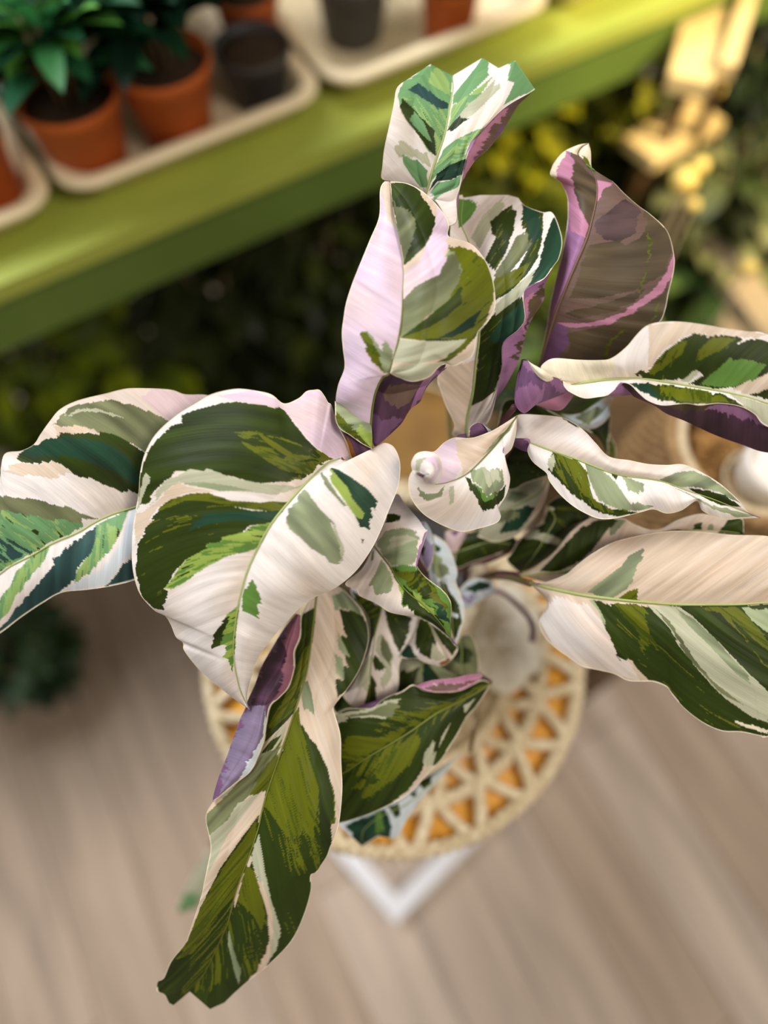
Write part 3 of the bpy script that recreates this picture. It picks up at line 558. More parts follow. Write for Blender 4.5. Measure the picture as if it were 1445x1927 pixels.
# long bottom leaf with purple curled side
LF(surf([(T(Z0, '597,1095 567,1158 565,1198 554,1226 554,1256 543.5,1292 525,1313 508,1329 501,1362 496.5,1395 487,1421 471,1452 442,1475 412,1500 400.5,1509 389,1528 387,1545 393,1573 396,1599 390.6,1627 383.5,1661 378,1687 355,1757 346.6,1777 321,1809 307,1840 296,1848 295.5,1865 308,1871 316,1886'), [.655, .635, .622, .612, .602, .596, .598, .606, .62, .64]),
         (T(Z0, '597,1095 580,1150 572,1220 560,1290 535,1340 515,1390 490,1450 455,1510 440,1560 425,1620 405,1690 385,1750 350,1820 326,1892'), [.655, .633, .620, .610, .602, .598, .600, .608, .622, .641]),
         (T(Z0, '597,1095 595,1125 588,1186 579,1256 567,1299 553,1343.5 539,1386 520,1440 505.5,1482 494,1522 486,1559 469,1610 452,1655 440,1692 429,1735 412,1775 385,1830 357,1866'), [.655, .632, .620, .612, .606, .602, .604, .612, .626, .64]),
         (T(Z0, '600,1092 625,1140 630,1200 620,1260 600,1300 595,1343 600,1400 590,1450 580,1500 570,1560 560,1610 540,1660 510,1710 480,1755 440,1820 395,1899'), [.655, .634, .620, .610, .602, .598, .600, .610, .626, .642]),
         (T(Z0, '603,1090 640,1106 662,1125 685,1155 694,1193 689,1226 675,1263 654,1296 631,1325 628,1335 633,1353 641,1386 642,1433 644,1485 639,1542 630,1576 622,1593 616,1610 605,1627 596,1641 586,1647 585,1678 571,1726 548,1772 505.5,1816 483,1834 446,1865 424,1886'), [.655, .640, .628, .618, .610, .606, .608, .616, .628, .643])],
        'K', PT(Y3, 'x 870,330 1000,270 985,420 945,700 870,930 820,1110 750,1190 575,1360 600,1200 630,1060 700,990 780,900 825,750 825,620 870,500',
         'D 870,330 980,270 950,400 880,480', 'O 900,600 960,560 930,750 880,900 780,1060 700,1100 780,900', 'O 700,1060 820,1000 800,1110 640,1250 610,1220',
         'D 1180,285 1290,290 1380,340 1430,480 1400,640 1330,800 1240,930 1165,985 1150,830 1212,852 1220,740 1262,765 1170,500 1242,500 1212,430',
         'S 1140,630 1220,700 1215,855 1155,790', 'S 1180,475 1275,680 1190,620 1165,560', 'S 1120,180 1220,130 1310,200 1370,340 1260,280 1140,275', 'S 895,870 930,850 960,950 988,1142 940,1090 900,1092 880,990',
         'O 820,1130 860,1060 870,1200 960,1400 1060,1560 1130,1700 1150,1785 1150,2000 560,2000 620,1785 680,1600 760,1300',
         'D 862,1180 980,1350 1080,1560 1140,1785 1130,1800 1030,1720 960,1530 930,1380',
         's 560,1420 640,1320 760,1180 745,1290 680,1480 560,1640 470,1770 300,1800 200,1785 350,1690 500,1530',
         'D 560,1430 640,1330 720,1290 650,1400 570,1440', 'O 740,1300 690,1430 600,1690 465,1770 560,1620 620,1470')
        + PT(Y5, 'X 700,700 600,1030 640,1480 720,1600 500,1740 300,1720 420,1400 560,1180', 'X 800,420 700,700 760,900 860,1200 900,1330 1130,900 1250,700 1180,300 950,0 860,140', 'D 700,1400 640,1450 600,1640 760,1500 760,1420', 'g 412,470 560,330 800,60 920,10 830,130 700,340 640,400 560,520 480,600 435,620 405,550',
         's 420,620 560,500 620,400 780,310 700,420 560,600 430,860 445,700',
         'O 830,120 900,60 880,140 830,290 790,320 700,340',
         'X 765,470 755,600 700,760 640,900 600,1020 560,1180 500,1320 430,1500 370,1650 300,1655 230,1690 190,1740 130,1680 70,1600 130,1550 180,1440 290,1310 380,1080 500,840 640,640',
         'O 750,500 750,600 690,760 640,900 600,1010 500,1120 380,1280 250,1460 240,1430 380,1090 520,830 660,640',
         'X 810,300 850,230 950,0 1080,0 1110,130 1170,270 1175,450 1180,600 1170,780 1130,850 1060,920 980,850 900,720 850,560 800,440',
         'O 830,280 880,150 950,0 1070,0 1110,130 1160,280 1160,430 1120,640 1060,560 1000,650 940,600 850,460 800,420',
         'D 1080,-60 1140,0 1220,160 1262,350 1262,495 1240,520 1250,650 1190,810 1170,600 1170,300 1110,130',
         'x 780,440 830,560 900,760 1000,860 1130,855 1115,990 1060,1150 980,1320 815,1475 900,1260 885,1150 810,900 780,700 765,560',
         's 765,590 800,820 850,1050 908,1225 880,1370 800,1475 750,1510 820,1400 830,1200 780,950 715,770 730,680',
         'K 785,900 850,1100 860,1250 830,1430 745,1530 820,1340 820,1150 755,930',
         'X 720,780 760,930 820,1120 835,1300 780,1440 700,1560 640,1610 645,1480 600,1350 580,1200 620,1030 670,880',
         'O 680,800 740,850 780,1000 810,1150 780,1240 740,1150 640,1050 620,1030', 'S 565,1230 600,1370 645,1480 630,1620 600,1500 560,1330',
         'D 60,1560 180,1440 320,1400 300,1500 200,1620 300,1660 370,1700 600,1500 640,1620 540,1730 430,1780 330,1700 180,1760', 'D 300,1650 400,1640 560,1620 480,1740 400,1750 360,1700'), mid=2, k=1.6, seed=61, jag=6, bulge=.0015, wave=.0018),
   surf([(T(Z0, '567,1158 565,1198 554,1226 554,1256 543.5,1292 525,1313 508,1329 501,1362 496.5,1395 487,1421 471,1452 442,1475 412,1500 400.5,1509'), [.636, .622, .610, .600, .594, .592]),
         (T(Z0, '562,1156 545,1200 530,1250 500,1300 490,1340 480,1380 460,1420 430,1465 400.5,1509'), [.626, .612, .602, .596, .592, .592]),
         (T(Z0, '556,1155 532,1186 511,1221 492,1254 480,1287 466,1318 461,1334 452,1353 438,1391 426,1426 412,1461 402,1495 400,1509'), [.640, .630, .618, .610, .602, .596])],
        'U', PT(Y3, 'r 870,300 880,500 825,620 830,750 780,900 700,990 620,1060 700,950 740,850 735,700 745,520 760,440', 'i 430,1080 540,1050 600,1060 600,1200 560,1400 470,1580 350,1680 220,1785 300,1450', 'u 730,480 745,620 735,800 700,950 600,1050 480,1060 520,860 620,640', 'w 350,1690 470,1500 570,1300 590,1100 600,1200 580,1340 540,1450 470,1590'), mid=0, margin=(1, 0), bulge=.003, k=.05, seed=62), rib=(.001, 0), ribcol=RIBD)

# dark leaf at lower right of the middle
LF(surf([(T(Y4, '1158,733 1100,712 1040,735 960,775 880,790 780,790 700,778 655,750 620,745 560,785 470,820 420,850 350,900 200,905 110,940 -20,1000 -60,1100'), [.668, .655, .645, .638, .636, .640, .648]),
         (T(Y4, '1158,733 1050,800 920,870 800,930 700,1000 600,1070 450,1160 300,1250 160,1340 -60,1450'), [.665, .650, .642, .638, .638, .642, .650]),
         (T(Y4, '1158,733 1120,800 1060,890 990,970 930,1080 880,1160 820,1250 770,1300 700,1380 600,1480 480,1550 350,1610 230,1650 145,1672 -60,1700'), [.668, .658, .65, .645, .643, .647, .654])],
        'D', PT(Y4, 's 110,942 350,903 450,850 560,835 640,850 720,880 730,920 785,935 680,985 520,990 350,960 200,970 130,1015', 'g 160,960 350,920 460,860 700,900 660,960 520,970 350,945 200,965',
         'x 130,1010 350,960 520,990 680,985 600,1070 450,1160 160,1330', 'X 560,820 620,830 800,860 900,860 1050,760 1150,740 920,900 800,990 700,1060 690,1150 650,1230 560,1360 480,1390 380,1500 270,1540 290,1470 400,1390 200,1330 150,1360',
         'O 170,1110 280,1090 400,1100 600,1020 560,1080 400,1180 220,1260 165,1260', 'O 640,1080 690,1130 620,1270 520,1370 440,1440 270,1535 300,1470 420,1380 340,1370 420,1260 560,1140', 'O 720,900 900,860 1100,740 1000,820 900,890 780,950 690,990 740,940',
         'O 220,1440 330,1360 300,1430 230,1460', 's 705,1295 712,1200 775,1095 772,1200 792,1180 762,1305', 's 830,1080 890,990 850,1080 800,1180', 's 965,895 1050,835 985,935',
         'K 700,1285 800,1290 760,1350 640,1460 450,1570 600,1450 690,1330'), mid=1, k=1.4, seed=66, jag=10, bulge=.004),
   surf([(T(Y4, '652,750 720,782 780,792 880,792 960,778 1040,738 1100,690'), [.636, .632, .632, .638, .652]), (T(Y4, '650,747 760,715 900,700 1000,678 1080,673 1100,690'), [.642, .64, .642, .648, .654])],
        'R', PT(Y4, 'b 700,760 900,745 1040,710 1090,700 900,790 780,790', 'W 740,742 830,748 760,750'), mid=0, margin=(0, 0), bulge=.003, seed=67),
   surf([(T(Y4, '355,898 410,860 480,822 560,785'), [.638]), (T(Y4, '250,895 330,868 400,845 470,818'), [.646])], 'U', [], mid=0, margin=(0, 0), seed=68, bulge=.001), rib=(.0011, 0), ribcol=RIBD)

# small leaves of the heart of the plant
LF(surf([(T(Z0, '668,1098 660,1115 690,1160 694,1200 685,1240 668,1280 655,1300 645,1308 665,1330 692,1328'), [.668, .662, .658, .66, .665]),
         (T(Z0, '715,1120 717,1147 707,1186 700,1231 697,1274 696,1300 692,1328'), [.664, .655, .65, .652, .66]),
         (T(Z0, '740,1120 764,1150 788,1164 782,1190 765,1225 752,1250 750,1290 740,1315 720,1325 692,1328'), [.666, .66, .655, .658, .663])],
        'W', PT(Y2, 'x 490,980 700,1045 685,1150 640,1260 605,1315 560,1230 520,1110', 's 470,1170 530,1250 560,1330 550,1480 500,1610 465,1560 500,1450 430,1300 440,1200', 'g 470,1180 530,1260 550,1340 540,1420 470,1330', 'D 425,1330 500,1420 482,1452 430,1462 405,1380',
         'X 240,840 475,970 430,1150 360,1350 335,1385 365,1200 340,1050 280,920', 's 400,1330 392,1450 370,1610 290,1570 310,1450 350,1380', 'D 395,1480 430,1540 440,1700 340,1720 380,1560'), mid=1, k=1.2, seed=71, jag=6, bulge=.003), rib=(.0008, 0), ribcol=RIBD)
LF(surf([(T(Y2, '810,1060 760,1050 725,1160 690,1230 612,1335 650,1362 740,1360 800,1392 900,1415 950,1412 975,1395'), [.662, .656, .652, .652, .66]),
         (T(Y2, '812,1060 870,1170 930,1280 960,1350 975,1395'), [.66, .652, .648, .658]),
         (T(Y2, '814,1060 900,1100 990,1190 1050,1280 1020,1350 975,1395'), [.662, .655, .652, .658])],
        'W', PT(Y2, 'x 735,1140 755,1050 830,1085 885,1240 885,1330 840,1370 770,1325 728,1240', 'D 840,1100 920,1150 1000,1220 1045,1280 1010,1345 960,1280 900,1200', 'T 612,1335 680,1245 745,1352 680,1365', 's 860,1240 960,1360 900,1380 840,1360', 'N 905,1395 985,1360 1010,1385 960,1412 920,1412'), mid=1, k=.9, seed=72, jag=5, bulge=.003), rib=(.0007, 0))
LF(surf([(T(Y4, '700,590 640,560 552,560 545,640 510,720 470,800 560,850 630,880'), [.69, .683, .68, .685]),
         (T(Y4, '705,590 685,640 655,730 630,880'), [.688, .676, .675, .683]),
         (T(Y4, '710,590 800,620 900,670 1000,690 900,760 760,800 630,880'), [.69, .684, .68, .684])],
        'D', PT(Y4, 's 550,560 690,580 680,620 590,665 570,640 545,650', 'T 680,600 720,600 800,740 700,760', 's 690,590 700,640 690,740 640,740', 'S 740,610 860,610 960,680 820,715'), mid=1, k=.8, seed=73, jag=6, bulge=.003), rib=(.0008, 0))
LF(surf([(T(Y4, '950,420 1000,405 1040,440 1065,520 1075,620 1060,680 1000,720'), [.70, .694, .69, .692]), (T(Y4, '945,440 960,520 960,620 980,700 1000,720'), [.698, .686, .684, .690]), (T(Y4, '940,460 880,560 800,600 860,680 940,700 1000,720'), [.70, .692, .69, .692])],
        'g', PT(Y4, 'D 930,490 1000,500 1035,540 1020,590 960,610 890,590 900,540'), mid=1, seed=74, bulge=.003, jag=6), rib=(.0007, 0))
LF(surf([(T(Y2, '690,300 760,330 805,330 850,400 870,500 862,620 820,705'), [.65, .642, .64, .646]), (T(Y2, '680,330 740,440 745,560 820,705'), [.656, .65, .65, .648])],
        'I', PT(Y2, 'D 745,465 800,520 792,590 745,545', 'w 800,330 850,400 868,500 840,500 790,400'), mid=0, seed=75, bulge=.003, k=.3), rib=(0, 0))
LF(surf([(T(Y2, '860,420 950,480 1000,560 1045,700 1035,780 1060,850 1095,950 1100,1050 1060,1200 1035,1260'), [.68, .67, .662, .66, .664]), (T(Y2, '860,430 880,560 900,700 960,860 1000,1000 1010,1120 1030,1260'), [.676, .665, .658, .656, .662]), (T(Y2, '850,430 830,600 840,760 900,860 980,960 985,1100 1030,1260'), [.68, .672, .666, .664, .664])],
        'w', PT(Y2, 'T 870,490 920,530 900,560 870,550', 'S 860,560 940,620 980,720 900,760 850,700', 'D 900,770 960,800 1000,880 1060,960 1080,1080 1040,1200 1005,1230 985,1000 930,850', 'w 1000,1010 1060,1030 1050,1060 1000,1040'), mid=1, seed=76, bulge=.003, k=.5), rib=(.0007, 0))
# darker leaves right of the heart
LF(surf([(T(Z8, '-10,610 20,480 80,458 130,480 200,490 330,555 420,600 500,640'), [.66, .65, .645, .648, .655]), (T(Z8, '-10,620 100,540 250,560 500,650'), [.66, .652, .65, .656])], 'D', PT(Z8, 'X 330,550 420,590 500,645 420,620'), mid=0, seed=77, margin=(1, 0), bulge=.002), rib=(0, 0))
LF(surf([(T(Z8, '30,720 80,700 160,690 240,720 300,840 270,865'), [.66, .65, .645, .65]), (T(Z8, '20,760 100,820 180,860 270,868'), [.655, .645, .64, .648]), (T(Z8, '0,800 20,880 55,950 150,910 270,870'), [.66, .655, .652, .65])],
        'D', PT(Z8, 'x 100,800 250,860 150,905 60,940 40,880'), mid=1, seed=78, bulge=.002), rib=(0, 0))
LF(surf([(T(Z8, '270,868 200,880 80,935 -20,990 -80,1060'), [.665, .668, .672, .675]), (T(Z8, '268,872 220,960 120,1020 -80,1120'), [.664, .66, .66, .67]), (T(Z8, '270,872 262,940 235,1030 180,1110 100,1190 -20,1230 -120,1200'), [.665, .67, .672, .675])],
        's', PT(Z8, 'S 60,960 140,950 150,990 90,1020 40,1010', 'T 60,1060 170,1030 190,1060 100,1170 0,1180', 'g -60,1080 60,1050 120,1080 0,1140', 'K 235,880 268,870 262,940 235,1030 180,1110 150,1130 220,1000'), mid=1, seed=79, bulge=.003), rib=(.0008, 0))
LF(surf([(T(Y1, '250,30 330,-20 420,15 490,90 430,130 380,180 340,230 290,290 200,360 110,400'), [.675, .67, .672, .68, .70]), (T(Y1, '255,35 300,100 260,180 200,280 110,400'), [.672, .668, .67, .68, .70]), (T(Y1, '250,30 230,100 190,150 120,200 60,290 40,330 110,400'), [.68, .682, .685, .69, .70])],
        'D', PT(Y1, 'C 250,30 240,100 190,155 260,120 300,50', 's 100,200 190,160 340,220 320,250 200,220', 'O 300,40 420,30 440,70 340,70', 'x 260,60 420,60 440,110 350,170 220,160'), mid=1, seed=80, bulge=.003), rib=(.0007, 0))
LF(surf([(T(Y2, '1000,560 1080,440 1160,400 1300,395 1445,420 1520,500'), [.70, .695, .69, .70]), (T(Y2, '1005,570 1150,520 1300,480 1520,510'), [.70, .69, .688, .70]), (T(Y2, '1010,580 1040,680 1150,640 1280,600 1400,560 1520,520'), [.705, .70, .70, .70])],
        'D', PT(Y2, 'C 1000,580 1080,440 1130,410 1060,520 1020,640', 'x 1060,560 1300,470 1445,480 1280,580'), mid=1, seed=81, bulge=.003), rib=(.0007, 0))
LF(surf([(T(Y2, '950,410 1000,392 1080,396 1130,410'), [.69]), (T(Y2, '950,430 960,500 1010,560 1060,520 1130,420'), [.695])], 'P', PT(Y2, 'U 980,400 1060,400 1030,440'), mid=0, seed=82, bulge=.002), rib=(0, 0))
LF(surf([(T(Y2, '1040,860 1150,760 1290,770 1330,830'), [.71, .705, .70, .71]), (T(Y2, '1050,870 1180,830 1330,850'), [.71, .704, .71]), (T(Y2, '1040,880 1100,990 1200,940 1330,870'), [.715, .712, .71, .712])], 'w', PT(Y2, 'T 1100,840 1200,780 1300,790 1290,830 1180,860', 'I 1060,880 1200,870 1130,950'), mid=1, seed=83, bulge=.002), rib=(0, 0))
LF(surf([(T(Z8, '330,540 380,545 440,535 500,495 560,455 610,445'), [.665, .66, .66, .665]), (T(Z8, '330,545 420,600 520,560 600,470 610,450'), [.664, .656, .66, .665]), (T(Z8, '330,550 430,610 500,620 560,590 592,545 590,500 612,455'), [.668, .665, .662, .668])],
        'w', PT(Z8, 'S 400,560 520,500 560,520 480,600', 'K 540,480 600,450 590,500'), mid=1, seed=84, bulge=.002), rib=(.0007, 0))
LF(surf([(T(Z8, '470,630 520,590 595,548'), [.672]), (T(Z8, '470,640 540,680 580,760 582,700 592,640 597,552'), [.678]),], 'D', [], mid=0, seed=85, bulge=.003), rib=(0, 0))
LF(surf([(T(Z8, '580,760 582,700 590,640'), [.69]), (T(Z8, '628,785 625,720 592,642'), [.695])], 'O', [], mid=0, seed=86, bulge=.002), rib=(0, 0))
LF(surf([(T(Z8, '320,530 370,480 420,445'), [.69]), (T(Z8, '400,545 470,520 555,455 580,440'), [.69])], 'M', PT(Z8, 'g 330,520 420,450 500,460 400,540'), mid=0, seed=87, bulge=.002, margin=(0, 0)), rib=(0, 0))
# dark filler leaf low in the heart and the blue-green leaf at the bottom
LF(surf([(T(Y4, '95,900 110,830 160,810 260,880 330,900'), [.675]), (T(Y4, '98,910 120,935 200,905 330,905'), [.68])], 'M', PT(Y4, 'D 90,900 110,830 160,812 170,850 120,930'), mid=0, seed=88, bulge=.002), rib=(0, 0))
LF(surf([(T(Z0, '640,1140 690,1110 740,1140 800,1180 820,1260 780,1330'), [.70]), (T(Z0, '650,1260 700,1300 760,1320 800,1330'), [.70]), (T(Z0, '640,1180 640,1280 680,1360 740,1360 800,1335'), [.71])], 'D', [], mid=1, seed=89, bulge=.003), rib=(0, 0))
LF(surf([(T(Y4, '1000,1180 750,1340 600,1410 470,1500 300,1600 160,1640 138,1690'), [.72, .715, .705, .70, .70]), (T(Y4, '900,1250 760,1400 600,1540 430,1620 300,1720 290,1830'), [.722, .705, .694, .692, .70]), (T(Y4, '880,1300 820,1370 720,1480 600,1640 520,1770 400,1770 290,1834'), [.725, .715, .705, .702, .702]),],
        'w', PT(Y4, 'T 175,1690 440,1580 492,1680 475,1785 400,1755 290,1836 215,1775', 'M 380,1600 420,1590 440,1740 380,1740', 'D 465,1560 540,1545 545,1640 500,1612', 'D 665,1400 760,1350 755,1420 700,1445', 'D 610,1470 650,1440 650,1500 620,1495'), mid=1, seed=90, bulge=.003), rib=(.0008, 0))
LF(surf([(T(Z0, '395,1590 372,1630 350,1670 332,1712'), [.90, .92, .94, .96]), (T(Z0, '400,1600 392,1650 370,1690 338,1716'), [.90, .91, .93, .96]), (T(Z0, '402,1610 400,1660 385,1700 342,1720'), [.90, .92, .94, .96])], 's', PT(Z0, 'm 330,1680 372,1680 372,1722 330,1722'), mid=1, seed=91), rib=(.0008, 0))

# petioles gathering at the heart of the plant
ROOT = (872, 1120, .86)
for pts, r, m_ in [([(697, 862, .612), (740, 960, .68), (810, 1050, .76), ROOT], .0022, STEM),
                   ([(878, 820, .64), (875, 900, .69), (868, 1000, .77), ROOT], .0022, STEMG),
                   ([(1014, 690, .66), (960, 800, .70), (905, 960, .78), ROOT], .0024, STEM),
                   ([(968, 765, .60), (938, 815, .64), (910, 950, .74), ROOT], .0024, STEM),
                   ([(970, 826, .615), (930, 900, .68), (895, 1000, .77), ROOT], .0020, STEM),
                   ([(640, 865, .592), (700, 960, .70), (790, 1060, .78), ROOT], .0024, STEM),
                   ([(998, 1098, .642), (950, 1086, .68), (905, 1092, .76), ROOT], .0026, STEMG),
                   ([(978, 1082, .664), (940, 1078, .70), (900, 1088, .77), ROOT], .0022, STEM),
                   ([(1000, 1010, .69), (925, 1050, .71), (880, 1060, .74), (850, 1088, .80), ROOT], .0034, STEM),
                   ([(1001, 1205, .80), (1003, 1180, .79), (985, 1150, .785), (935, 1112, .80), ROOT], .0030, STEM),
                   ([(922, 1284, .668), (890, 1260, .72), (850, 1200, .80), (865, 1140, .84)], .0020, STEM),
                   ([(597, 1098, .656), (680, 1110, .72), (780, 1115, .80), ROOT], .0024, STEMG),
                   ([(382, 913, .63), (520, 960, .68), (700, 1050, .77), ROOT], .0024, STEM),
                   ([(704, 1027, .632), (760, 1070, .70), (820, 1100, .79), ROOT], .0020, STEMG),
                   ([(801, 368, .66), (830, 600, .70), (850, 850, .74), (862, 1000, .80), ROOT], .0024, STEMG),
                   ([(885, 1412, .722), (900, 1330, .78), (890, 1220, .84), ROOT], .0020, STEMG),
                   ([(398, 1590, .90), (450, 1500, .93), (600, 1300, .92), (800, 1150, .88), ROOT], .0020, STEM)]:
    stem(pts, r, plant, m_)
# ------------------------------------------------------------------ floor and walls
def wood_floor():
    m = bpy.data.materials.new('laminate_floor'); m.use_nodes = True; n = m.node_tree.nodes; L = m.node_tree.links
    b = n['Principled BSDF']; b.inputs['Roughness'].default_value = .55; b.inputs['Specular IOR Level'].default_value = .3
    tc = n.new('ShaderNodeTexCoord'); mp = n.new('ShaderNodeMapping'); mp.inputs['Rotation'].default_value = (0, 0, math.radians(62))
    L.new(tc.outputs['Object'], mp.inputs[0])
    br = n.new('ShaderNodeTexBrick'); br.inputs['Scale'].default_value = 1; br.inputs['Brick Width'].default_value = 1.1; br.inputs['Row Height'].default_value = .15
    br.inputs['Mortar Size'].default_value = .0015; br.inputs['Color1'].default_value = (*lin((196, 178, 162)), 1); br.inputs['Color2'].default_value = (*lin((172, 150, 130)), 1)
    br.inputs['Mortar'].default_value = (*lin((110, 88, 70)), 1)
    L.new(mp.outputs[0], br.inputs[0])
    mp2 = n.new('ShaderNodeMapping'); mp2.inputs['Scale'].default_value = (2.2, 22, 1); L.new(mp.outputs[0], mp2.inputs[0])
    nz = n.new('ShaderNodeTexNoise'); nz.inputs['Scale'].default_value = 1; nz.inputs['Detail'].default_value = 6; nz.inputs['Distortion'].default_value = .6
    L.new(mp2.outputs[0], nz.inputs[0])
    mr = n.new('ShaderNodeMapRange'); mr.inputs[1].default_value = .3; mr.inputs[2].default_value = .7; mr.inputs[3].default_value = .72; mr.inputs[4].default_value = 1.16
    L.new(nz.outputs['Fac'], mr.inputs[0])
    sc = n.new('ShaderNodeVectorMath'); sc.operation = 'SCALE'; L.new(br.outputs[0], sc.inputs[0]); L.new(mr.outputs[0], sc.inputs['Scale'])
    L.new(sc.outputs[0], b.inputs['Base Color']); return m
f = MB(); f.box((0, 1.0, -.02), (6, 6, .04)); tag(f.build('floor', wood_floor(), smooth=False), kind='structure')
wm = mat('wall_paint', (120, 118, 92), .8)
f = MB(); f.box((0, 3.65, 1.5), (6, .1, 3)); tag(f.build('wall_back', wm, smooth=False), kind='structure')

CREAM = mat('cream_plastic', (246, 228, 192), .45, .4, (238, 214, 174), 6)
GREEN = mat('green_painted_bench', (168, 172, 74), .5, .35, (150, 162, 66), 5)
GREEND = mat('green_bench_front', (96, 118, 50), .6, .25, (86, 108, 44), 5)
TERRA = mat('terracotta_plastic', (186, 92, 34), .55, .3, (170, 80, 28), 9)
BLACKP = mat('dark_grey_plastic', (70, 68, 66), .5, .3)
SOIL = mat('potting_soil', (44, 34, 26), .95, .1, (70, 54, 40), 90, .8)
CORD = mat('cream_woven_cord', (236, 220, 188), .75, .25, (196, 172, 130), 120, .5)
CORDB = mat('tan_braided_cord', (176, 142, 98), .75, .25, (116, 84, 50), 90, .6)
AMBER = mat('amber_wood_top', (240, 176, 58), .45, .4, (226, 158, 44), 10, stretch=(1, 8, 1))
WHITE = mat('white_metal', (236, 236, 240), .35, .5, (226, 226, 232), 4)
KRAFT = mat('brown_kraft', (150, 112, 56), .7, .25, (112, 80, 40), 14, .3)
BROWN = mat('brown_wood', (112, 84, 52), .6, .3, (86, 62, 38), 8, stretch=(1, 9, 1))
PALE = mat('pale_painted_wood', (232, 206, 150), .5, .3, (214, 184, 124), 5, stretch=(1, 6, 1))
GREYW = mat('greyed_wood_board', (170, 150, 120), .6, .3, (146, 126, 98), 8)
FOL = attr_mat('green_foliage', rough=.45, trans=.2, vein=False)

# ------------------------------------------------------------------ the green bench
A1 = onz(0, 548, .85); A2 = onz(1298, 4, .85)
e = (A2 - A1); e.z = 0; e.normalize(); nrm = Vector((-e.y, e.x, 0)); ang = math.atan2(e.y, e.x)
print('bench', A1, A2, math.degrees(ang))
bench = thing('display_bench', 'long green painted display bench crossing the upper left, carrying the cream trays', 'bench', (0, 0, 0))
def bp(s, t, z): return A1 + e * s + nrm * t + Vector((0, 0, z - .85))
m = MB(); c = bp(.75, .36, .84); m.box(c, (3.3, .70, .02), ang); m.build('bench_top', GREEN, bench, smooth=False)
m = MB(); c = bp(.75, .004, .852); m.box(c, (3.3, .022, .028), ang); m.build('front_lip', GREEN, bench, smooth=False)
m = MB(); c = bp(.75, .022, .785); m.box(c, (3.28, .018, .105), ang); m.build('front_panel', GREEND, bench, smooth=False)
for s in (-.7, .7, 2.2):
    for t in (.08, .64):
        m = MB(); m.box(bp(s, t, .415), (.05, .05, .83), ang); m.build('leg', GREEND, bench, smooth=False)

def rrect(w_, l_, r, n=7):
    P = []
    for cx, cy, a0 in ((w_ / 2 - r, l_ / 2 - r, 0), (-w_ / 2 + r, l_ / 2 - r, 90), (-w_ / 2 + r, -l_ / 2 + r, 180), (w_ / 2 - r, -l_ / 2 + r, 270)):
        for k in range(n + 1):
            a = math.radians(a0 + 90 * k / n); P.append((cx + r * math.cos(a), cy + r * math.sin(a)))
    return P
def tray(corner, w_, l_, label):
    """corner = front left corner at rim height"""
    h = .045; c = corner + e * w_ / 2 + nrm * l_ / 2
    t = thing('plant_tray', label, 'tray', (c.x, c.y, .8505), ang, 'cream plastic trays on the green bench')
    prof = [(-.030, 0), (-.012, h * .6), (-.004, h - .010), (.006, h - .006), (.006, h), (0, h + .004), (-.010, h + .004), (-.018, h), (-.022, h * .6), (-.036, .004)]
    V = []; F = []; n = len(rrect(1, 1, .1))
    for off, z in prof: V += [(x, y, z) for x, y in rrect(w_ + 2 * off, l_ + 2 * off, .05 + off * .5)]
    for i in range(len(prof) - 1):
        for k in range(n):
            k2 = (k + 1) % n; F.append((i * n + k, i * n + k2, (i + 1) * n + k2, (i + 1) * n + k))
    F.append(tuple((len(prof) - 1) * n + k for k in range(n))); F.append(tuple(range(n - 1, -1, -1)))
    m = MB(); m.add(V, F); m.build('tray_body', CREAM, t); return t
ZR = .895
T1L = onz(132, 372, ZR); T1R = onz(605, 165, ZR)
dd = (T1L - A1); s0 = dd.dot(e); t0 = dd.dot(nrm); d2 = (T1R - A1); s1 = d2.dot(e)
print('tray', s0, t0, s1, d2.dot(nrm))
w1 = s1 - s0; tf = (t0 + d2.dot(nrm)) / 2
def bt(s, t): return A1 + e * s + nrm * t
for k, lab in ((-1, 'cream tray cut off by the left edge, holding one terracotta pot'), (0, 'cream tray with two terracotta pots and one dark pot'),
               (1, 'cream tray right of the dark pot, reaching behind the top leaf'), (2, 'cream tray furthest right on the bench, cut by the top edge')):
    tray(bt(s0 + k * (w1 + .022), tf), w1, .40, lab)

def blade(mb, base, d, L, wd, col, droop=.5, fold=.15, n=6, twist=0):
    """one arching pointed leaf"""
    d = Vector(d).normalized(); side = d.cross(Vector((0, 0, 1)))
    side = side.normalized() if side.length > .05 else Vector((math.cos(twist), math.sin(twist), 0))
    p = Vector(base); V = []; F = []; dirv = d.copy()
    for i in range(n + 1):
        t = i / n; ww = wd * (math.sin(math.pi * (t * .86 + .10)) ** .8) * (.0 if i == n else 1) / 2
        upv = side.cross(dirv).normalized()
        V += [p - side * ww + upv * ww * fold * 2, p, p + side * ww + upv * ww * fold * 2]
        dirv = (dirv - Vector((0, 0, droop / n))).normalized(); p = p + dirv * L / n
    for i in range(n):
        a = i * 3; F += [(a, a + 1, a + 4, a + 3), (a + 1, a + 2, a + 5, a + 4)]
    j = random.uniform(.75, 1.25); mb.add(V, F, tuple(x * j for x in lin(col)))
def foliage(parent, n, R, H, L, wd, cols, base=(0, 0, 0), droop=.8, up=.5, seed=1, name='foliage'):
    random.seed(seed); mb = MB()
    for _ in range(n):
        a = random.uniform(0, 2 * math.pi); r = R * random.random() ** .5 * .7; z = H * random.random()
        d = (math.cos(a), math.sin(a), random.uniform(up - .5, up + .5))
        blade(mb, (base[0] + r * math.cos(a), base[1] + r * math.sin(a), base[2] + z), d, L * random.uniform(.7, 1.2), wd * random.uniform(.7, 1.2), random.choice(cols), droop)
    return mb.build(name, FOL, parent)
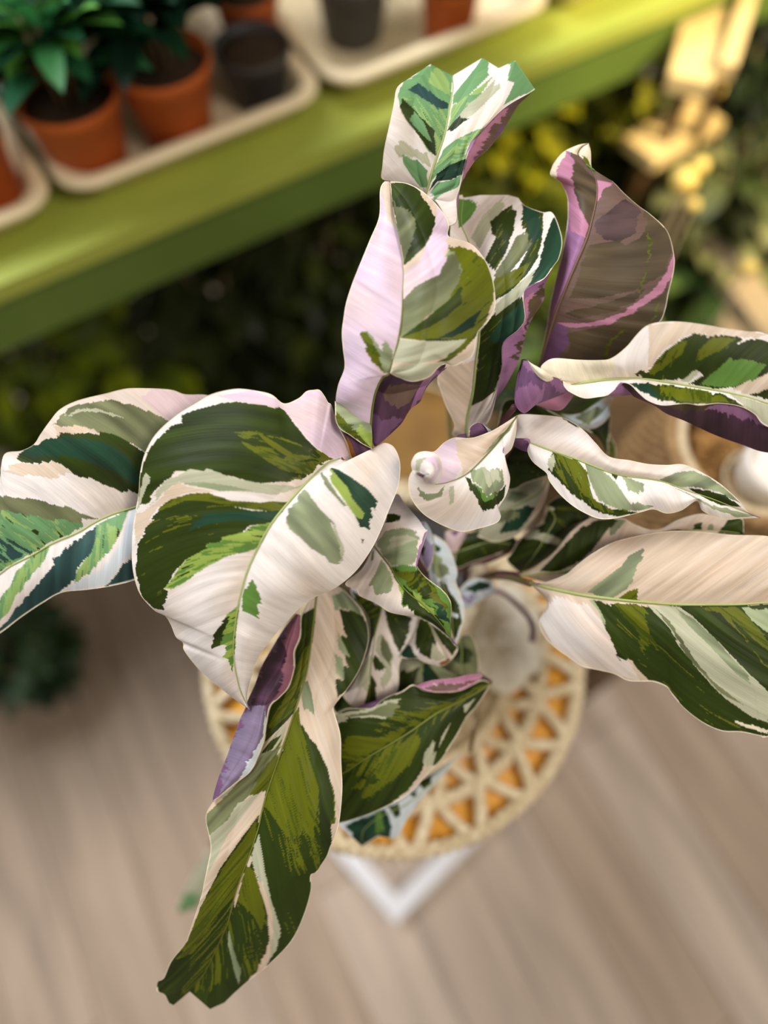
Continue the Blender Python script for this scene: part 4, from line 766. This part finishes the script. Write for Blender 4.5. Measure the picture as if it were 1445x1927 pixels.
def potted(loc, rt, rb, h, label, m_, plantkw, soil=.85, group=None, name='potted_plant', cat='potted plant'):
    t = thing(name, label, cat, loc, 0, group)
    m = MB(); m.lathe([(0, .002), (rb * .98, .0), (rb, .004), (rt * .95, h * .84), (rt, h * .85), (rt * 1.02, h * .98), (rt, h), (rt * .95, h * .985), (rt * .92, h * soil), (rt * .3, h * soil - .002), (0, h * soil - .002)], 40)
    m.build('pot', m_, t)
    m = MB(); m.lathe([(0, h * soil + .006), (rt * .5, h * soil + .005), (rt * .9, h * soil + .001), (rt * .915, h * soil - .004)], 32); m.build('soil', SOIL, t)
    if plantkw:
        foliage(t, base=(-.012, .035, h * soil + .035), **plantkw)
        m = MB()
        for k in range(6): m.tube([(.012 * math.cos(k), .012 * math.sin(k), h * soil), (.02 * math.cos(k) - .01, .02 * math.sin(k) + .02, h * soil + .10)], .003, 5)
        m.build('stem', STEMG, t)
    return t
def on_tray(px, py): p = onz(px, py, .86); return (p.x, p.y, .856)
G1 = [(40, 96, 60), (28, 80, 52), (60, 130, 70), (90, 150, 60)]
potted(on_tray(180, 312), .070, .050, .125, 'terracotta pot with tall bright green leaves, left one of the pair in the middle tray', TERRA, dict(n=95, R=.05, H=.07, L=.16, wd=.035, cols=G1, droop=.7, up=1.0, seed=3))
potted(on_tray(338, 250), .071, .051, .125, 'terracotta pot with very dark leaves, right one of the pair in the middle tray', TERRA, dict(n=120, R=.06, H=.08, L=.15, wd=.04, cols=[(18, 50, 34), (14, 40, 26), (24, 60, 36)], droop=.6, up=.9, seed=4))
potted(on_tray(488, 178), .058, .044, .085, 'dark grey pot with an orange rim and pale striped leaves beside the tray corner', BLACKP, None)
t = potted(on_tray(478, 95), .052, .038, .10, 'terracotta pot with cream and green striped upright leaves behind the dark pot', TERRA, dict(n=26, R=.03, H=.03, L=.17, wd=.026, cols=[(176, 172, 120), (150, 160, 100), (200, 190, 140)], droop=.25, up=1.4, seed=5))
potted(on_tray(-18, 372), .060, .046, .11, 'terracotta pot cut off by the left edge of the picture', TERRA, dict(n=30, R=.03, H=.05, L=.13, wd=.03, cols=[(60, 70, 56), (40, 60, 40)], droop=.6, up=.8, seed=6))
potted(on_tray(60, 190), .055, .042, .10, 'dark pot with glossy blue-green leaves at the top left corner', BLACKP, dict(n=60, R=.04, H=.08, L=.15, wd=.04, cols=G1 + [(40, 120, 90)], droop=.6, up=.8, seed=7))
potted(on_tray(235, 90), .055, .042, .10, 'dark pot almost hidden by its blackish green leaves at the top edge', BLACKP, dict(n=80, R=.05, H=.08, L=.15, wd=.04, cols=[(16, 54, 40), (20, 44, 30)], droop=.6, up=.7, seed=8))
potted(on_tray(665, 60), .062, .048, .10, 'dark grey pot standing in the tray right of the striped plant', BLACKP, dict(n=22, R=.03, H=.03, L=.12, wd=.02, cols=[(150, 130, 80), (90, 96, 50)], droop=.9, up=.5, seed=9))
t = potted(on_tray(842, 60), .05, .04, .09, 'small pot with broad bright green leaves above the top leaf', TERRA, None)
random.seed(10); m = MB()
for a_, L_, w_ in ((-1.6, .16, .06), (-.9, .13, .05), (-2.4, .13, .05), (.4, .12, .05), (1.8, .14, .05), (2.9, .12, .05)):
    blade(m, (0, 0, .07), (math.cos(a_), math.sin(a_), 1.3), L_, w_, (52, 140, 24), .9)
m.build('foliage', FOL, t)

# ------------------------------------------------------------------ plants in the shade of the bench
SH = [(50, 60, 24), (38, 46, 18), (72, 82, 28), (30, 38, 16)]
SY_LIT = [(96, 116, 26), (150, 166, 30), (60, 76, 22), (120, 140, 34)]  # greens brightened to carry the yellow light falling on these leaves
def shrub(px, py, z, R, H, n, L, wd, cols, label, seed, droop=.7, up=.5, group=None):
    """a leafy plant in a low pot, its crown centred on the photo position at height z"""
    p = onz(px, py, z); t = thing('leafy_plant', label, 'plant', (p.x, p.y, 0), 0, group)
    m = MB(); hp = min(.16, z * .5); m.lathe([(0, .001), (.07, .001), (.09, hp * .95), (.095, hp), (.088, hp), (.08, hp * .85), (0, hp * .85)], 24); m.build('pot', BLACKP, t)
    m = MB()
    for k in range(5): m.tube([(0, 0, hp * .8), (.04 * math.cos(k * 1.3), .04 * math.sin(k * 1.3), z), (.07 * math.cos(k * 1.3), .07 * math.sin(k * 1.3), z + H * .5)], .004, 5)
    m.build('stem', STEMG, t)
    foliage(t, n, R, H, L, wd, cols, (0, 0, z - H / 2), droop, up, seed)
    return t
shrub(60, 690, .30, .20, .22, 260, .09, .03, SY_LIT, 'leafy plant with yellow light painted into its greens, on the floor at the left edge under the bench', 21)
shrub(255, 690, .28, .17, .18, 220, .09, .035, SY_LIT, 'leafy plant with yellow light painted into its greens, left of the big leaf, under the bench', 22)
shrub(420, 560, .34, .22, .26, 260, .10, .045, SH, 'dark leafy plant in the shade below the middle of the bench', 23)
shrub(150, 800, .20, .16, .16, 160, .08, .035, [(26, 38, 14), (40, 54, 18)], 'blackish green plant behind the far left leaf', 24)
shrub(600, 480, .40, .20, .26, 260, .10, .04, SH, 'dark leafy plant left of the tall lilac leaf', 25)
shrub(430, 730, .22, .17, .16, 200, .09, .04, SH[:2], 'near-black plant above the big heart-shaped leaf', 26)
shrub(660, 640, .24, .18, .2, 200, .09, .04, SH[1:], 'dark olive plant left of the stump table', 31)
t = shrub(30, 1225, .16, .12, .16, 170, .06, .03, [(34, 62, 24), (46, 76, 30), (28, 52, 20)], 'small green plant on the wooden floor at the left edge', 27)
shrub(960, 230, .55, .18, .24, 220, .09, .04, [(120, 128, 24), (76, 86, 20), (170, 166, 30)], 'olive leafy plant between the top leaf and the purple leaf', 28)
shrub(1100, 200, .50, .22, .28, 260, .10, .045, [(96, 104, 26), (64, 72, 20), (140, 140, 34)], 'olive green plant above the purple-backed leaf', 29)
shrub(970, 420, .45, .16, .2, 200, .09, .045, [(110, 118, 30), (64, 74, 20)], 'olive plant seen between the upper leaves', 30)
shrub(1400, 190, .55, .18, .30, 220, .12, .05, [(30, 44, 20), (20, 32, 14), (44, 58, 26)], 'dark plant in the top right corner', 32)
shrub(1360, 380, .50, .17, .24, 200, .11, .05, [(92, 100, 56), (56, 66, 30), (130, 132, 84)], 'grey-green plant at the right edge below the sunlit board', 33)
shrub(1200, 360, .42, .17, .22, 200, .10, .045, [(86, 96, 34), (50, 60, 22)], 'dark green plant right of the purple-backed leaf', 34)
shrub(1320, 540, .36, .14, .12, 60, .20, .045, [(92, 116, 56), (60, 82, 36), (110, 134, 60)], 'plant with long pale green leaves above the rope basket', 35, droop=.5, up=.2)
shrub(1090, 560, .40, .15, .2, 140, .09, .045, [(96, 112, 32), (140, 148, 44)], 'light olive plant behind the purple-backed leaf', 36)
shrub(1060, 700, .42, .10, .16, 90, .08, .04, [(96, 116, 40), (60, 78, 28)], 'small plant glimpsed between purple leaf and its neighbour', 37)

# ------------------------------------------------------------------ sunlit boards at upper right
def board(p1, p2, wd, th, m_, label, name='wooden_board', z=.6, cat='board', legs=True):
    a = onz(*p1, z); b = onz(*p2, z); d = b - a; c = (a + b) / 2
    t = thing(name, label, cat, (c.x, c.y, 0), math.atan2(d.y, d.x))
    m = MB(); m.box((0, 0, z - th / 2), (d.length, wd, th)); m.build('plank', m_, t, smooth=False)
    if legs:
        for s in (-1, 1):
            m = MB(); m.box((s * (d.length / 2 - .03), 0, (z - th) / 2), (.02, min(wd, .02), z - th)); m.build('leg', BROWN, t, smooth=False)
    return t
board((1205, 280), (1335, 205), .085, .025, PALE, 'short sunlit cream shelf board below the pale post', z=.66)
board((1345, -60), (1300, 150), .075, .03, PALE, 'pale wooden board running down from the top edge at the right', z=.80)
board((1330, 430), (1480, 640), .07, .03, GREYW, 'grey-beige board slanting out of the right edge above the basket', z=.5)
board((1420, -40), (1370, 120), .03, .03, PALE, 'narrow pale strip in the top right corner', z=.82)
GLINT = mat('glint_yellow', (246, 216, 120), .35, .5, (236, 200, 100), 5)  # colour of the added balls that stand for out-of-focus glints
for i, (x, y, r, lab) in enumerate([(1288, 340, .022, 'yellow ball added for a bokeh glint, the larger of the touching pair right of the purple-backed leaf'), (1318, 312, .014, 'yellow ball added for a bokeh glint, the smaller of the touching pair'),
                       (1410, 505, .013, 'pale yellow ball added for a bokeh glint near the right edge above the slanting board'), (1305, 385, .011, 'small dull yellow ball added for a glint under the touching pair'), (1345, 165, .018, 'yellow ball added for a bokeh glint at the foot of the pale board')]):
    z = .74; p = onz(x, y, z); t = thing('glint_ball', lab, 'added glint ball', (p.x, p.y, 0), 0, 'yellow balls added for bokeh glints in the right-hand plants')
    m = MB(); m.lathe([(.0005, z - r)] + [(r * math.sin(a), z - r * math.cos(a)) for a in [math.pi * k / 10 for k in range(1, 10)]] + [(.0005, z + r)], 20); m.build('ball', GLINT, t)
    m = MB(); m.tube([(0, 0, .0), (0, 0, z - r * .9)], .002, 6); m.build('rod', GREYW, t)

# ------------------------------------------------------------------ round side table under the plant
TC = onz(740, 1228, .72); ZT = .72; TR = .232
tab = thing('side_table', 'round amber wooden side table on a white metal foot, under the calathea', 'table', (TC.x, TC.y, 0))
m = MB(); m.lathe([(0, ZT - .022), (TR - .006, ZT - .022), (TR, ZT - .016), (TR, ZT - .006), (TR - .006, ZT), (0, ZT)], 96); m.build('tabletop', AMBER, tab)
m = MB(); m.tube([(0, 0, .02), (0, 0, ZT - .02)], .018, 20); m.build('pole', WHITE, tab)
cf = onz(745, 1712, .03); q1 = onz(655, 1608, .03); q2 = onz(858, 1598, .03)
S_ = .42
d1 = (q1 - cf).normalized(); d2_ = (q2 - cf).normalized()
ft = [cf, cf + d1 * S_, cf + d1 * S_ + d2_ * S_, cf + d2_ * S_]
for i in range(4):
    a, b = ft[i], ft[(i + 1) % 4]; c = (a + b) / 2 - Vector((TC.x, TC.y, 0)); d = b - a
    m = MB(); m.box((c.x, c.y, .018 + .0012 * (i % 2)), (d.length + .03, .034, .034), math.atan2(d.y, d.x)); m.build('foot_bar', WHITE, tab, smooth=False)
cc = (ft[0] + ft[2]) / 2
m = MB(); a = ft[0] * 0 + ft[1] - Vector((TC.x, TC.y, 0)); b = ft[3] - Vector((TC.x, TC.y, 0)); c = (a + b) / 2; m.box((c.x, c.y, .016), ((b - a).length, .03, .03), math.atan2((b - a).y, (b - a).x)); m.build('cross_bar', WHITE, tab, smooth=False)

def twist_ring(mb, R, z, r, turns, n=260, strands=2, cx=0, cy=0, wob=None):
    """a cord laid from twisted strands, closed into a ring"""
    for s in range(strands):
        P = []
        for k in range(n):
            a = 2 * math.pi * k / n; ph = turns * a + 2 * math.pi * s / strands
            rr = R + r * .62 * math.cos(ph); P.append((cx + rr * math.cos(a), cy + rr * math.sin(a), z + r * .62 * math.sin(ph)))
        mb.tube(P, r * .62, 6, closed=True)
mat_t = thing('woven_placemat', 'round cream cord placemat with openwork border of triangles on the amber table', 'placemat', (TC.x, TC.y, ZT + .001))
m = MB()
for k in range(13): twist_ring(m, .012 + k * .0106, .0065, .0058, 10 + k * 7, 90 + k * 12)
m.build('coiled_centre', CORD, mat_t)
m = MB(); R0, R1, R2 = .142, .186, .232; NB = 19
for R in (R0 + .004, R1, R2): twist_ring(m, R, .009, .0080, 60, 360)
m.build('border_ring', CORD, mat_t)
m = MB()
for ra, rb, off in ((R0 + .004, R1, 0), (R1, R2, .5)):
    P = []
    for k in range(NB * 2 * 6):
        u = k / 6; tri = abs((u % 2) - 1); rr = ra + (rb - ra) * (tri * tri * (3 - 2 * tri)); a = 2 * math.pi * (u + off * 2) / (NB * 2)
        P.append((rr * math.cos(a), rr * math.sin(a), .010 + .003 * math.sin(u * math.pi)))
    m.tube(P, .0074, 8, closed=True)
m.build('zigzag_border', CORD, mat_t)

# cream lumpy cotton flower on the placemat
cfp = onz(940, 1195, .75)
fl = thing('crocheted_flower', 'cream crocheted flower lying on the placemat right of the plant', 'ornament', (cfp.x, cfp.y, ZT + .016))
COT = mat('cream_cotton', (246, 238, 222), .85, .15, (220, 206, 180), 60, .6)
for k in range(7):
    a = k * 2 * math.pi / 7 + .3; m = MB()
    R = .027; m.lathe([(.0004, -.010)] + [(R * math.sin(b), -.010 * math.cos(b)) for b in [math.pi * q / 8 for q in range(1, 8)]] + [(.0004, .010)], 18, (.030 * math.cos(a), .046 * math.sin(a), .010 + .004 * (k % 2)))
    m.build('petal', COT, fl)
m = MB(); R = .018; m.lathe([(.0004, -.010)] + [(R * math.sin(b), -.014 * math.cos(b)) for b in [math.pi * q / 8 for q in range(1, 8)]] + [(.0004, .014)], 18, (0, 0, .016)); m.build('flower_centre', COT, fl)

# rope planter and nursery pot of the calathea
RC = onz(735, 1115, .80)
pl = thing('rope_planter', 'cream twisted rope planter hidden under the calathea leaves', 'planter', (RC.x, RC.y, ZT + .016))
m = MB()
for k in range(9): twist_ring(m, .088 + .012 * math.sin(k / 8 * 2.2), .008 + k * .0135, .0085, 26, 200)
m.build('coiled_wall', CORD, pl)
m = MB(); twist_ring(m, .099, .128, .010, 24, 220, 3); m.build('rim', CORD, pl)
m = MB(); m.lathe([(0, .001), (.082, .001), (.082, .004), (0, .004)], 40); m.build('base', CORD, pl)
off = Vector((RC.x, RC.y, 0)) - plant.location
m = MB(); o_ = (off.x, off.y, ZT + .022 - .735)
m.lathe([(0, 0), (.062, 0), (.078, .110), (.083, .112), (.083, .120), (.075, .120), (.072, .10), (0, .10)], 48, o_); m.build('nursery_pot', BLACKP, plant)
m = MB(); m.lathe([(0, .108), (.04, .107), (.0725, .102), (.0725, .1)], 40, o_); m.build('soil', SOIL, plant)

# brown round stump table behind
SC = onz(775, 830, .70)
st = thing('stump_table', 'round brown stump stool with pale cord rim glimpsed between the middle leaves', 'stool', (SC.x, SC.y, 0))
m = MB(); m.lathe([(0, 0), (.085, 0), (.09, .3), (.10, .66), (.104, .69), (.101, .70), (.05, .701), (0, .70)], 64); m.build('body', KRAFT, st)
m = MB(); twist_ring(m, .106, .69, .0055, 30, 240); m.build('cord_rim', CORD, st)

# ------------------------------------------------------------------ rope basket at the right on a brown table
BC = onz(1404, 862, .80)
rt_ = thing('corner_table', 'brown wooden table under the rope basket at the right edge', 'table', (BC.x + .06, BC.y + .03, 0), math.radians(12))
m = MB(); m.box((0, 0, .685), (.40, .38, .03)); m.build('tabletop', BROWN, rt_, smooth=False)
for sx in (-1, 1):
    for sy in (-1, 1):
        m = MB(); m.box((sx * .17, sy * .16, .335), (.04, .04, .67)); m.build('leg', BROWN, rt_, smooth=False)
bk = thing('rope_basket', 'coiled rope basket with a beaded inner cord at the right edge', 'basket', (BC.x, BC.y, .7015))
bk.scale = (.88, .88, .88)
m = MB()
for k in range(8): twist_ring(m, .158 - .034 * (k / 7) ** 1.3, .010 + k * .018, .0112, 26, 260)
m.build('coiled_wall', CORDB, bk)
m = MB(); twist_ring(m, .126, .152, .0085, 60, 420, 3); m.build('rim', CORDB, bk)
m = MB(); twist_ring(m, .110, .150, .0070, 50, 420, 2); m.build('inner_cord', CORD, bk)
m = MB(); m.lathe([(0, 0), (.12, 0), (.12, .006), (0, .006)], 40); m.build('base', CORDB, bk)
BARK = mat('amber_bark_mulch', (184, 138, 78), .7, .25, (122, 84, 42), 30, .9)
random.seed(44); m = MB()
m.lathe([(0, .118), (.06, .122), (.104, .116), (.122, .10)], 48)
for _ in range(260):
    a = random.uniform(0, 6.283); r = .100 * random.random() ** .5; s = random.uniform(.006, .013)
    m.box((r * math.cos(a), r * math.sin(a), .122 + random.uniform(-.003, .006)), (s * 1.8, s, s * .5), random.uniform(0, 3.1))
tag(m.build('bark_mulch', BARK, None), 'golden brown bark chips filling the rope basket', 'mulch', kind='stuff').location = (BC.x, BC.y, .7015); bpy.data.objects['bark_mulch'].scale = (.88, .88, .88)
wc = onz(1462, 888, .85); CER = mat('white_ceramic', (244, 236, 226), .3, .5, (238, 228, 214), 4)
c_ = thing('ceramic_pot', 'small white ceramic pot in the rope basket, cut by the right edge', 'pot', (wc.x, wc.y, .815))
m = MB(); m.lathe([(0, 0), (.034, 0), (.042, .012), (.046, .045), (.044, .058), (.040, .058), (.040, .02), (0, .018)], 48); m.build('pot_body', CER, c_)
m = MB(); m.lathe([(0, -.004), (.046, -.003), (.052, .004), (.049, .005), (.05, .0), (0, .0)], 48); m.build('saucer', CREAM, c_)
m = MB(); m.lathe([(0, .05), (.02, .051), (.040, .046), (.041, .04)], 30); m.build('soil', CER, c_)
